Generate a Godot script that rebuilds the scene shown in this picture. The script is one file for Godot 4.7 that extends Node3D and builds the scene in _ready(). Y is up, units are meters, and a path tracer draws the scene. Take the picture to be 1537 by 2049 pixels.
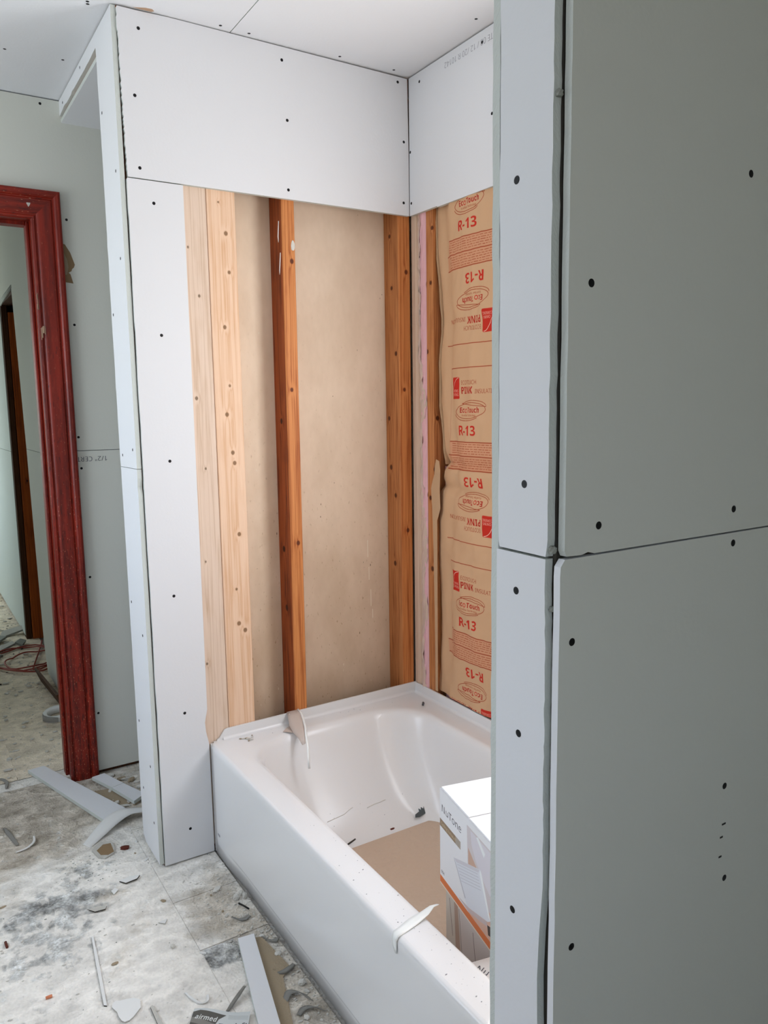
extends Node3D
# A half-finished bathroom: tub alcove with open studs, seen past the end of a drywalled partition.
# x: along the tub's end wall towards the exterior wall, z: along the tub towards the camera, y up, metres.

const H := 2.44        # ceiling
const XW := 0.765      # face of the exterior wall's drywall
const XL := -0.157     # left edge of the partition's front panel, and face of the near partition's end cap
const ZB := -0.753     # face of the wall with the door
const ZG := 1.6273     # face of the near partition
var rng := RandomNumberGenerator.new()
var M := {}
var names := {}
var glyphs := {}

# ------------------------------------------------------------------ scene tree
func numbered(called: String) -> String:
	names[called] = names.get(called, -1) + 1
	return called if names[called] == 0 else "%s_%03d" % [called, names[called]]

func tag(o: Node3D, label: String, category: String, group := "", kind := "") -> void:
	o.set_meta("label", label)
	o.set_meta("category", category)
	if group: o.set_meta("group", group)
	if kind: o.set_meta("kind", kind)

func thing(called: String, label: String, category: String, at := Vector3.ZERO, group := "", kind := "") -> Node3D:
	var o := Node3D.new()
	o.name = numbered(called)
	o.position = at
	add_child(o)
	tag(o, label, category, group, kind)
	return o

func part(called: String, mesh: Mesh, mat: Material, parent: Node3D, at := Vector3.ZERO) -> MeshInstance3D:
	var o := MeshInstance3D.new()
	o.name = called
	o.mesh = mesh
	if mat: o.material_override = mat
	o.position = at
	parent.add_child(o, true)
	return o

func single(called: String, mesh: Mesh, mat: Material, label: String, category: String, at := Vector3.ZERO, group := "", kind := "") -> MeshInstance3D:
	var o := part(numbered(called), mesh, mat, self, at)
	tag(o, label, category, group, kind)
	return o

# ------------------------------------------------------------------ mesh helpers
func begin() -> SurfaceTool:
	var st := SurfaceTool.new()
	st.begin(Mesh.PRIMITIVE_TRIANGLES)
	return st

func tri(st: SurfaceTool, a: Vector3, b: Vector3, c: Vector3, n: Vector3, ua := Vector2.ZERO, ub := Vector2.ZERO, uc := Vector2.ZERO) -> void:
	if (b - a).cross(c - a).dot(n) > 0.0:
		var s := b; b = c; c = s
		var t := ub; ub = uc; uc = t
	st.set_normal(n); st.set_uv(ua); st.add_vertex(a)
	st.set_normal(n); st.set_uv(ub); st.add_vertex(b)
	st.set_normal(n); st.set_uv(uc); st.add_vertex(c)

func quad(st: SurfaceTool, a: Vector3, b: Vector3, c: Vector3, d: Vector3, n: Vector3, ua := Vector2.ZERO, ub := Vector2.ZERO, uc := Vector2.ZERO, ud := Vector2.ZERO) -> void:
	tri(st, a, b, c, n, ua, ub, uc)
	tri(st, a, c, d, n, ua, uc, ud)

# a box with its long edges chamfered; uv: metres across / along y
func add_box(st: SurfaceTool, lo: Vector3, hi: Vector3, ch := 0.0, uo := Vector2.ZERO) -> void:
	var cx := minf(ch, (hi.x - lo.x) * 0.3)
	var cz := minf(ch, (hi.z - lo.z) * 0.3)
	var ring := PackedVector2Array()
	if ch > 0.0:
		ring = PackedVector2Array([Vector2(lo.x + cx, lo.z), Vector2(hi.x - cx, lo.z), Vector2(hi.x, lo.z + cz), Vector2(hi.x, hi.z - cz), Vector2(hi.x - cx, hi.z), Vector2(lo.x + cx, hi.z), Vector2(lo.x, hi.z - cz), Vector2(lo.x, lo.z + cz)])
	else:
		ring = PackedVector2Array([Vector2(lo.x, lo.z), Vector2(hi.x, lo.z), Vector2(hi.x, hi.z), Vector2(lo.x, hi.z)])
	var run := 0.0
	var n := ring.size()
	for i in n:
		var p := ring[i]
		var q := ring[(i + 1) % n]
		var d := (q - p).normalized()
		var nn := Vector3(d.y, 0, -d.x)
		var l := p.distance_to(q)
		quad(st, Vector3(p.x, lo.y, p.y), Vector3(q.x, lo.y, q.y), Vector3(q.x, hi.y, q.y), Vector3(p.x, hi.y, p.y), nn, uo + Vector2(run, lo.y), uo + Vector2(run + l, lo.y), uo + Vector2(run + l, hi.y), uo + Vector2(run, hi.y))
		run += l
	for i in range(1, n - 1):
		for e in [[hi.y, Vector3.UP], [lo.y, Vector3.DOWN]]:
			tri(st, Vector3(ring[0].x, e[0], ring[0].y), Vector3(ring[i].x, e[0], ring[i].y), Vector3(ring[i + 1].x, e[0], ring[i + 1].y), e[1], uo + ring[0], uo + ring[i], uo + ring[i + 1])

func box(lo: Vector3, hi: Vector3, ch := 0.0, uo := Vector2.ZERO) -> ArrayMesh:
	var st := begin()
	add_box(st, lo, hi, ch, uo)
	return st.commit()

# a polygon in the plane (o, u, v) with its face towards u x v, and thickness behind it: surface 0 the faces, surface 1 the edges
func slab(poly: PackedVector2Array, o: Vector3, u: Vector3, v: Vector3, t: float, face: Material, edge: Material, uvs := 1.0) -> ArrayMesh:
	var n := u.cross(v).normalized()
	var st := begin()
	var ix := Geometry2D.triangulate_polygon(poly)
	for k in range(0, ix.size(), 3):
		var a := poly[ix[k]]; var b := poly[ix[k + 1]]; var c := poly[ix[k + 2]]
		var pa := o + u * a.x + v * a.y; var pb := o + u * b.x + v * b.y; var pc := o + u * c.x + v * c.y
		tri(st, pa, pb, pc, n, a * uvs, b * uvs, c * uvs)
		tri(st, pa - n * t, pb - n * t, pc - n * t, -n, a * uvs, b * uvs, c * uvs)
	st.set_material(face)
	var mesh := st.commit()
	st = begin()
	var area := 0.0
	for i in poly.size():
		area += poly[i].cross(poly[(i + 1) % poly.size()])
	for i in poly.size():
		var a := poly[i]; var b := poly[(i + 1) % poly.size()]
		if a.distance_to(b) < 1e-6: continue
		var d2 := (b - a).normalized() * (1.0 if area > 0.0 else -1.0)
		var nn := (u * d2.y - v * d2.x).normalized()
		var pa := o + u * a.x + v * a.y; var pb := o + u * b.x + v * b.y
		quad(st, pa, pb, pb - n * t, pa - n * t, nn, a, b, b + Vector2(t, t), a + Vector2(t, t))
	st.set_material(edge)
	return st.commit(mesh)

func rect(x0: float, y0: float, x1: float, y1: float) -> PackedVector2Array:
	return PackedVector2Array([Vector2(x0, y0), Vector2(x1, y0), Vector2(x1, y1), Vector2(x0, y1)])

# points along a torn line from a towards b (b left out), wandering by amp
func torn(a: Vector2, b: Vector2, step: float, amp: float) -> PackedVector2Array:
	var out := PackedVector2Array([a])
	var n := int(a.distance_to(b) / step)
	var side := (b - a).normalized().orthogonal()
	for i in range(1, n):
		out.append(a.lerp(b, (i + rng.randf_range(-0.3, 0.3)) / n) + side * rng.randf_range(-amp, amp))
	return out

# smooth grid from rows of points; uv 0..1 (or given)
func grid(rows: Array, closed := false, uvf = null, flip := false) -> ArrayMesh:
	var st := begin()
	st.set_smooth_group(0)
	var w: int = rows[0].size()
	for j in rows.size():
		for i in w:
			var p: Vector3 = rows[j][i]
			st.set_uv(uvf.call(p) if uvf != null else Vector2(float(i) / (w - 1), float(j) / maxi(1, rows.size() - 1)))
			st.add_vertex(p)
	for j in rows.size() - 1:
		for i in (w if closed else w - 1):
			var a := j * w + i; var b := j * w + (i + 1) % w
			var c := a + w; var d := b + w
			for k in ([a, c, b, b, c, d] if flip else [a, b, c, b, d, c]):
				st.add_index(k)
	st.generate_normals()
	return st.commit()

# a round tube along points
func tube(pts: PackedVector3Array, r: float, n := 8) -> ArrayMesh:
	var rows := []
	for i in pts.size():
		var d := (pts[mini(i + 1, pts.size() - 1)] - pts[maxi(i - 1, 0)]).normalized()
		var s := d.cross(Vector3.UP if absf(d.y) < 0.9 else Vector3.RIGHT).normalized()
		var t := s.cross(d)
		var row := []
		for k in n:
			var a := TAU * k / n
			row.append(pts[i] + (s * cos(a) + t * sin(a)) * r)
		rows.append(row)
	var c0 := []; var c1 := []
	for k in n:
		c0.append(pts[0]); c1.append(pts[-1])
	rows.push_front(c0); rows.append(c1)
	return grid(rows, true)

# a ribbon: centre line, half-width vectors, thickness; closed cross-section
func ribbon(mid: Array, half: Array, t: float) -> ArrayMesh:
	var rows := []
	for i in mid.size():
		var d: Vector3 = (mid[mini(i + 1, mid.size() - 1)] - mid[maxi(i - 1, 0)]).normalized()
		var n: Vector3 = d.cross(half[i]).normalized() * t * 0.5
		var m: Vector3 = mid[i]; var h: Vector3 = half[i]
		rows.append([m - h + n, m - h * 0.3 + n * 1.3, m + h * 0.3 + n * 1.2, m + h + n, m + h - n, m + h * 0.3 - n, m - h * 0.3 - n, m - h - n])
	var a := []; var b := []
	for k in 8:
		a.append(mid[0]); b.append(mid[-1])
	rows.push_front(a); rows.append(b)
	return grid(rows, true)

# irregular lump
func lump(s: Vector3, seed_: int, n := 7) -> ArrayMesh:
	var r := RandomNumberGenerator.new(); r.seed = seed_
	var st := begin()
	st.set_smooth_group(-1)
	var rows := []
	for j in 4:
		var row := []
		for i in n:
			var a := TAU * (i + 0.5 * (j % 2)) / n
			var rad := [0.75, 1.0, 0.9, 0.45][j] as float
			row.append(Vector3(cos(a) * rad * s.x * r.randf_range(0.75, 1.1), [0.0, 0.35, 0.75, 1.0][j] * s.y * r.randf_range(0.85, 1.1), sin(a) * rad * s.z * r.randf_range(0.75, 1.1)))
		rows.append(row)
	for j in 3:
		for i in n:
			var a: Vector3 = rows[j][i]; var b: Vector3 = rows[j][(i + 1) % n]; var c: Vector3 = rows[j + 1][i]; var d: Vector3 = rows[j + 1][(i + 1) % n]
			for q in [[a, b, c], [b, d, c]]:
				var m: Vector3 = (q[0] + q[1] + q[2]) / 3.0 - Vector3(0, s.y * 0.4, 0)
				var nn: Vector3 = (q[1] - q[0]).cross(q[2] - q[0]).normalized()
				tri(st, q[0], q[1], q[2], nn if nn.dot(m) > 0 else -nn)
	for i in range(1, n - 1):
		tri(st, rows[3][0], rows[3][i], rows[3][i + 1], Vector3.UP)
		tri(st, rows[0][0], rows[0][i], rows[0][i + 1], Vector3.DOWN)
	return st.commit()

# ------------------------------------------------------------------ pictures: scanlines, lettering, noise
func fill_tri(im: Image, a: Vector2, b: Vector2, c: Vector2, col: Color) -> void:
	var y0 := maxi(0, int(floor(minf(a.y, minf(b.y, c.y)))))
	var y1 := mini(im.get_height() - 1, int(ceil(maxf(a.y, maxf(b.y, c.y)))))
	for y in range(y0, y1 + 1):
		var yy := y + 0.5
		var lo := 1e9; var hi := -1e9
		for e in [[a, b], [b, c], [c, a]]:
			var p: Vector2 = e[0]; var q: Vector2 = e[1]
			if (p.y <= yy) != (q.y <= yy):
				var x := p.x + (q.x - p.x) * (yy - p.y) / (q.y - p.y)
				lo = minf(lo, x); hi = maxf(hi, x)
		var x0 := maxi(0, int(round(lo))); var x1 := mini(im.get_width(), int(round(hi)))
		if x1 > x0: im.fill_rect(Rect2i(x0, y, x1 - x0, 1), col)

func fill_poly(im: Image, pts: PackedVector2Array, col: Color) -> void:
	var ix := Geometry2D.triangulate_polygon(pts)
	for k in range(0, ix.size(), 3):
		fill_tri(im, pts[ix[k]], pts[ix[k + 1]], pts[ix[k + 2]], col)

func line(im: Image, pts: PackedVector2Array, w: float, col: Color) -> void:
	for i in pts.size() - 1:
		var s := (pts[i + 1] - pts[i]).normalized().orthogonal() * w * 0.5
		fill_tri(im, pts[i] - s, pts[i] + s, pts[i + 1] + s, col)
		fill_tri(im, pts[i] - s, pts[i + 1] + s, pts[i + 1] - s, col)

func font(bold: bool) -> SystemFont:
	var f := SystemFont.new()
	f.font_names = PackedStringArray(["Droid Sans"])
	f.font_weight = 700 if bold else 400
	return f

# triangles of a text, left edge at 0, baseline at 0, capitals 1 high, y up
func text_tris(s: String, bold: bool) -> PackedVector2Array:
	var key := s + str(bold)
	if glyphs.has(key): return glyphs[key]
	var out := PackedVector2Array()
	var ref := 0.0; var base := 0.0
	for w in ["H", s]:
		var t := TextMesh.new()
		t.text = w; t.font = font(bold); t.font_size = 64; t.pixel_size = 1.0 / 64; t.depth = 0.0
		t.horizontal_alignment = HORIZONTAL_ALIGNMENT_LEFT
		var arr := t.get_mesh_arrays()
		var v: PackedVector3Array = arr[Mesh.ARRAY_VERTEX]
		var ab := t.get_aabb()
		if w == "H":
			ref = ab.size.y; base = ab.position.y
			if s != "H": continue
		var ix: PackedInt32Array = arr[Mesh.ARRAY_INDEX] if arr[Mesh.ARRAY_INDEX] != null else PackedInt32Array(range(v.size()))
		for k in ix:
			out.append(Vector2((v[k].x - ab.position.x) / ref, (v[k].y - base) / ref))
	glyphs[key] = out
	return out

func text_width(t: PackedVector2Array) -> float:
	var w := 0.0
	for p in t: w = maxf(w, p.x)
	return w

# draws text into an image; at: centre of the capitals in pixels, cap: their height, wide: full width in pixels (0: natural)
func write(im: Image, s: String, bold: bool, at: Vector2, cap: float, col: Color, turned := false, wide := 0.0, slant := 0.0, left := false) -> void:
	var t := text_tris(s, bold)
	var w := text_width(t)
	var sx := wide / w if wide > 0.0 else cap
	var f := -1.0 if turned else 1.0
	for k in range(0, t.size(), 3):
		var q := []
		for j in 3:
			var p := t[k + j]
			var x := (p.x - (0.0 if left else w * 0.5)) * sx + slant * (p.y - 0.5) * cap
			q.append(at + Vector2(x, -(p.y - 0.5) * cap) * f)
		fill_tri(im, q[0], q[1], q[2], col)

func noise_bytes(w: int, h: int, freq: float, seed_: int, oct := 4, stretch := Vector2.ONE, ridged := false) -> PackedByteArray:
	var n := FastNoiseLite.new()
	n.noise_type = FastNoiseLite.TYPE_SIMPLEX_SMOOTH
	if ridged:
		n.fractal_type = FastNoiseLite.FRACTAL_RIDGED
		n.domain_warp_enabled = true
		n.domain_warp_amplitude = 40.0
		n.domain_warp_frequency = 0.012
	n.seed = seed_; n.frequency = freq; n.fractal_octaves = oct
	var im := n.get_image(maxi(4, int(w / stretch.x)), maxi(4, int(h / stretch.y)))
	if stretch != Vector2.ONE: im.resize(w, h, Image.INTERPOLATE_CUBIC)
	return im.get_data()

func tex(im: Image) -> ImageTexture:
	return ImageTexture.create_from_image(im)

func rgb_image(w: int, h: int, d: PackedByteArray) -> Image:
	return Image.create_from_data(w, h, false, Image.FORMAT_RGB8, d)

func mat(c: Color, rough := 0.9, spec := 0.5) -> StandardMaterial3D:
	var m := StandardMaterial3D.new()
	m.albedo_color = c; m.roughness = rough; m.metallic_specular = spec
	return m

func bumpy(m: StandardMaterial3D, t: Texture2D, depth: float, tile := 1.0) -> StandardMaterial3D:
	m.heightmap_enabled = true; m.heightmap_texture = t; m.heightmap_scale = depth
	m.uv1_scale = Vector3(tile, tile, tile)
	return m

# plain-sawn softwood, growth lines along v
func wood(seed_: int, light: Color, dark: Color, lines: float, knots: Array, grime := 0.0, rough := 0.75) -> StandardMaterial3D:
	var w := 128; var h := 1024
	var a := noise_bytes(w, h, 0.03, seed_, 3, Vector2(1, 14))
	var b := noise_bytes(w, h, 0.25, seed_ + 1, 3, Vector2(1, 24))
	var c := noise_bytes(w, h, 0.012, seed_ + 2, 4)
	var d := PackedByteArray(); d.resize(w * h * 3)
	for y in h:
		for x in w:
			var i := y * w + x
			var u := float(x) / w
			var k := 0.0; var pull := 0.0
			for kn in knots:
				var dx: float = (u - kn[0]) * 0.089 / kn[2]
				var dy: float = (float(y) / h - kn[1]) * 2.44 / (kn[2] * 1.15)
				var q := dx * dx + dy * dy
				if q < 30.0:
					pull += 0.55 * exp(-q * 0.16) * (1.0 if dx > 0 else -1.0)
					if q < 1.6: k = maxf(k, 1.0 - smoothstep(0.5, 1.5, q) * 1.0)
			var g := u * lines + (a[i] / 255.0 - 0.5) * lines * 0.42 + pull
			var s := absf(fposmod(g, 1.0) - 0.5) * 2.0
			s = pow(s, 3.0) * 0.55 + b[i] / 255.0 * 0.35 - 0.12
			s = clampf(s + k * 0.8 + maxf(0.0, c[i] / 255.0 - 0.55) * grime, 0.0, 1.3)
			var col := light.lerp(dark, minf(s, 1.0))
			if k > 0.5: col = col.lerp(dark.darkened(0.45), (k - 0.5) * 1.4)
			d[i * 3] = int(clampf(col.r, 0, 1) * 255); d[i * 3 + 1] = int(clampf(col.g, 0, 1) * 255); d[i * 3 + 2] = int(clampf(col.b, 0, 1) * 255)
	var m := mat(Color.WHITE, rough, 0.4)
	m.albedo_texture = tex(rgb_image(w, h, d))
	m.uv1_scale = Vector3(1.0 / 0.089, -1.0 / 2.44, 1)
	m.uv1_offset = Vector3(0, 1, 0)
	return m

# ------------------------------------------------------------------ screws
var screw_mesh: ArrayMesh
func make_screw() -> void:
	var st := begin()
	var n := 12
	var hub := Vector3(0, 0, -0.0003)
	for i in n:
		var a := TAU * i / n; var b := TAU * (i + 1) / n
		var p := Vector3(cos(a), sin(a), 0); var q := Vector3(cos(b), sin(b), 0)
		tri(st, p * 0.0036 + Vector3(0, 0, 0.0006), q * 0.0036 + Vector3(0, 0, 0.0006), hub + Vector3(0, 0, 0.0004), Vector3(0, 0, 1))
		quad(st, p * 0.0046 + Vector3(0, 0, 0.0001), q * 0.0046 + Vector3(0, 0, 0.0001), q * 0.0036 + Vector3(0, 0, 0.0006), p * 0.0036 + Vector3(0, 0, 0.0006), Vector3(0, 0, 1))
	for k in 2:
		var d := Vector3(1, 0, 0) if k == 0 else Vector3(0, 1, 0)
		var e := Vector3(-d.y, d.x, 0)
		quad(st, d * 0.0022 + e * 0.0005 + Vector3(0, 0, 0.00075), -d * 0.0022 + e * 0.0005 + Vector3(0, 0, 0.00075), -d * 0.0022 - e * 0.0005 + Vector3(0, 0, 0.00075), d * 0.0022 - e * 0.0005 + Vector3(0, 0, 0.00075), Vector3(0, 0, 1))
	screw_mesh = st.commit()

func screw(parent: Node3D, at: Vector3, normal: Vector3) -> void:
	var o := part("screw", screw_mesh, M.screw, parent, at)
	var up := Vector3.UP if absf(normal.y) < 0.9 else Vector3.RIGHT
	var x := up.cross(normal).normalized()
	o.basis = Basis(x, normal.cross(x), normal).rotated(normal, rng.randf() * TAU)

func lettering(s: String, parent: Node3D, at: Vector3, right: Vector3, up: Vector3, cap: float, m: Material, wide := 0.0) -> void:
	var t := text_tris(s, false)
	var w := text_width(t)
	var sx := wide / w if wide > 0 else cap
	var n := right.cross(up)
	var st := begin()
	for k in range(0, t.size(), 3):
		var q := []
		for j in 3:
			q.append(at + right * (t[k + j].x * sx) + up * (t[k + j].y * cap) + n * 0.0002)
		tri(st, q[0], q[1], q[2], n)
	part("printed_lettering", st.commit(), m, parent)

# ------------------------------------------------------------------ the scene
func _ready() -> void:
	rng.seed = 7
	view_and_light()
	materials()
	make_screw()
	room_shell()
	end_wall()
	near_wall()
	back_wall()
	exterior_wall()
	hall()
	bathtub()
	boxes()
	floor_debris()

func view_and_light() -> void:
	var cam := Camera3D.new()
	cam.name = "camera"
	cam.basis = Basis.from_euler(Vector3(-0.134667, -0.559870, -0.015308))
	cam.position = Vector3(-0.74131, 1.37960, 2.21486)
	cam.fov = rad_to_deg(2.0 * atan(1024.5 / 1546.18))
	cam.near = 0.02
	add_child(cam)
	cam.current = true
	var e := Environment.new()
	e.background_mode = Environment.BG_SKY
	var sky := ProceduralSkyMaterial.new()
	sky.sky_top_color = Color(0.45, 0.62, 0.86); sky.sky_horizon_color = Color(0.86, 0.91, 0.96)
	sky.ground_horizon_color = Color(0.62, 0.64, 0.62); sky.ground_bottom_color = Color(0.36, 0.37, 0.34)
	sky.sky_energy_multiplier = 1.6; sky.ground_energy_multiplier = 1.0
	e.sky = Sky.new()
	e.sky.sky_material = sky
	e.tonemap_mode = Environment.TONE_MAPPER_LINEAR
	e.tonemap_exposure = 1.05
	e.sdfgi_enabled = true; e.ssao_enabled = true; e.ssil_enabled = true
	var we := WorldEnvironment.new()
	we.name = "environment"
	we.environment = e
	add_child(we)
	var sun := DirectionalLight3D.new()
	sun.name = "sun"
	sun.light_color = Color(1.0, 0.97, 0.92)
	sun.light_energy = 4.2
	sun.light_angular_distance = 0.6
	sun.shadow_enabled = true
	sun.look_at_from_position(Vector3(2.0, 3.2, 0.0), Vector3(0.3, 0.4, 1.25))
	add_child(sun)
	# daylight standing in each window opening; the rear one is an added fill
	window_light("window_daylight_tub", Vector3(0.79, 1.475, 1.0), Vector3(-1, 0, 0), Vector2(0.70, 0.90), Color(0.97, 0.985, 1.0), 1.75)
	window_light("window_daylight_room", Vector3(-1.67, 1.55, -0.06), Vector3(1, 0, 0), Vector2(0.96, 1.08), Color(0.95, 0.985, 1.0), 1.4)
	window_light("added_fill_rear", Vector3(-1.15, 1.45, 2.97), Vector3(0, 0, -1), Vector2(0.78, 0.98), Color(1.0, 0.99, 0.97), 0.38)  # added fill from behind the camera, brightens the near partition
	window_light("window_daylight_hall", Vector3(-1.47, 1.4, -4.4), Vector3(1, 0, 0), Vector2(1.1, 1.2), Color(0.97, 0.99, 0.96), 1.6)

func window_light(called: String, at: Vector3, towards: Vector3, size: Vector2, col: Color, energy: float) -> void:
	var l := AreaLight3D.new()
	l.name = called
	l.area_size = size
	l.light_color = col
	l.light_energy = energy
	l.area_range = 12.0
	l.area_attenuation = 2.0
	l.shadow_enabled = true
	l.look_at_from_position(at, at + towards)
	add_child(l)

func materials() -> void:
	M.paper = mat(Color(0.885, 0.89, 0.9), 0.85, 0.35)
	var pn := noise_bytes(256, 256, 0.06, 3, 4)
	var pi := Image.create_from_data(256, 256, false, Image.FORMAT_L8, pn)
	M.noise = tex(pi)
	bumpy(M.paper, M.noise, 0.012, 6.0)
	M.paper_grey = bumpy(mat(Color(0.85, 0.855, 0.82), 0.8, 0.4), M.noise, 0.012, 6.0)
	M.gypsum = bumpy(mat(Color(0.8, 0.82, 0.80), 0.95, 0.2), M.noise, 0.05, 9.0)
	M.gypsum_dusty = bumpy(mat(Color(0.6, 0.61, 0.58), 0.95, 0.2), M.noise, 0.1, 12.0)
	M.screw = mat(Color(0.1, 0.1, 0.11), 0.45); M.screw.metallic = 0.6
	M.ink = mat(Color(0.36, 0.37, 0.4), 0.9, 0.2)
	M.ink_pale = mat(Color(0.66, 0.66, 0.68), 0.9, 0.2)
	M.grime = mat(Color(0.86, 0.85, 0.82), 0.9, 0.2)
	M.pale_wood = wood(11, Color(0.90, 0.81, 0.735), Color(0.78, 0.66, 0.55), 4.0, [[0.3, 0.30, 0.004], [0.6, 0.245, 0.003], [0.55, 0.42, 0.005], [0.35, 0.505, 0.0035], [0.5, 0.62, 0.003], [0.62, 0.75, 0.004]], 0.5)
	M.pale_wood_2 = wood(23, Color(0.93, 0.80, 0.69), Color(0.83, 0.64, 0.48), 3.0, [[0.28, 0.225, 0.006], [0.5, 0.19, 0.003], [0.22, 0.27, 0.005], [0.45, 0.335, 0.0055], [0.3, 0.5, 0.006], [0.36, 0.405, 0.004], [0.24, 0.59, 0.006], [0.5, 0.44, 0.006], [0.35, 0.487, 0.006], [0.42, 0.66, 0.004], [0.16, 0.715, 0.0065], [0.38, 0.705, 0.0065]], 0.4)
	M.old_wood = wood(31, Color(0.82, 0.54, 0.31), Color(0.55, 0.26, 0.10), 3.5, [[0.35, 0.25, 0.007], [0.2, 0.41, 0.006], [0.3, 0.61, 0.007]], 0.6, 0.6)
	M.old_wood_2 = wood(47, Color(0.80, 0.54, 0.33), Color(0.50, 0.25, 0.11), 6.0, [[0.4, 0.2, 0.006], [0.5, 0.27, 0.006], [0.75, 0.36, 0.007], [0.3, 0.52, 0.008], [0.6, 0.56, 0.007], [0.5, 0.66, 0.008], [0.2, 0.45, 0.007]], 0.5, 0.6)
	M.stud_side_wood = wood(37, Color(0.66, 0.34, 0.16), Color(0.36, 0.14, 0.05), 4.0, [[0.5, 0.45, 0.008], [0.4, 0.62, 0.009], [0.5, 0.7, 0.009]], 0.9, 0.6)  # darker wood for the sides of the middle stud
	M.corner_wood = wood(59, Color(0.88, 0.78, 0.69), Color(0.76, 0.63, 0.52), 3.0, [], 0.2)
	M.dark_wood = wood(71, Color(0.34, 0.2, 0.09), Color(0.12, 0.06, 0.03), 5.0, [], 0.4)
	M.orange_wood = wood(83, Color(0.72, 0.36, 0.1), Color(0.42, 0.16, 0.04), 4.0, [[0.4, 0.3, 0.005], [0.6, 0.6, 0.006]], 0.5)
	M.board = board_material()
	M.red = red_paint()
	M.porcelain = mat(Color(0.9, 0.9, 0.9), 0.2, 0.45)
	M.kraft = kraft_material()
	M.kraft_plain = bumpy(mat(Color(0.78, 0.64, 0.50), 0.75, 0.3), M.noise, 0.05, 5.0)
	M.kraft_back = bumpy(mat(Color(0.74, 0.62, 0.52), 0.85, 0.3), M.noise, 0.02, 5.0)
	M.pink = bumpy(mat(Color(0.93, 0.74, 0.76), 1.0, 0.1), M.noise, 0.03, 3.0)
	M.cardboard = bumpy(mat(Color(0.78, 0.69, 0.61), 0.6, 0.35), M.noise, 0.25, 2.2)
	M.film_back = mat(Color(0.78, 0.72, 0.68), 0.6)
	M.film = mat(Color(0.93, 0.94, 0.93), 0.4)
	M.white_card = mat(Color(0.93, 0.935, 0.945), 0.55, 0.4)
	M.dust = bumpy(mat(Color(0.72, 0.705, 0.68), 0.95, 0.2), M.noise, 0.3, 5.0)
	M.dust_and_shade_dark = mat(Color(0.30, 0.29, 0.27), 0.95, 0.2)
	M.chip = bumpy(mat(Color(0.82, 0.81, 0.78), 0.95, 0.2), M.noise, 0.2, 20.0)
	M.chip_white = mat(Color(0.9, 0.9, 0.89), 0.9, 0.2)
	M.beige = bumpy(mat(Color(0.63, 0.57, 0.48), 0.9, 0.2), M.noise, 0.1, 8.0)
	M.brown_paper = mat(Color(0.56, 0.47, 0.36), 0.9, 0.2)
	M.rust = mat(Color(0.36, 0.14, 0.08), 0.8)
	M.glass = mat(Color(1, 1, 1, 0.06), 0.02)
	M.glass.transparency = BaseMaterial3D.TRANSPARENCY_ALPHA
	M.vinyl_white = mat(Color(0.9, 0.9, 0.9), 0.4)
	M.pale_green = mat(Color(0.81, 0.845, 0.825), 0.8, 0.4)
	floor_material()

func board_material() -> StandardMaterial3D:
	var w := 512; var h := 1024
	var a := noise_bytes(w, h, 0.006, 5, 4); var b := noise_bytes(w, h, 0.05, 6, 4); var c := noise_bytes(w, h, 0.09, 8, 2)
	var d := PackedByteArray(); d.resize(w * h * 3)
	for i in w * h:
		var v := float(i / w) / h
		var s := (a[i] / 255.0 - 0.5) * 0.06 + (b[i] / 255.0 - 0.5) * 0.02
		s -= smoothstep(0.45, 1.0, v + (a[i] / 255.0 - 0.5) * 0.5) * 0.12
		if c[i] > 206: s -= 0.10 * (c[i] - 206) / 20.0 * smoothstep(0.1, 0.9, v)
		d[i * 3] = int(clampf(0.885 + s * 0.9, 0, 1) * 255); d[i * 3 + 1] = int(clampf(0.805 + s, 0, 1) * 255); d[i * 3 + 2] = int(clampf(0.715 + s * 1.1, 0, 1) * 255)
	var im := rgb_image(w, h, d)
	var r := RandomNumberGenerator.new(); r.seed = 4
	for k in 60:                                   # splashes and nicks
		var p := Vector2(r.randf() * w, r.randf() * h)
		im.fill_rect(Rect2i(int(p.x), int(p.y), 1 + r.randi() % 2, 1 + r.randi() % 3), Color(0.45, 0.38, 0.3) if r.randf() < 0.7 else Color(0.9, 0.86, 0.78))
	for q in [[0.79, 0.63, 26], [0.795, 0.67, 20], [0.805, 0.705, 26], [0.815, 0.735, 14]]:   # dried drip
		im.fill_rect(Rect2i(int(q[0] * w), int(q[1] * h), 2, int(q[2])), Color(0.92, 0.89, 0.82))
	var m := mat(Color.WHITE, 0.85, 0.3)
	m.albedo_texture = tex(im)
	return m

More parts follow.
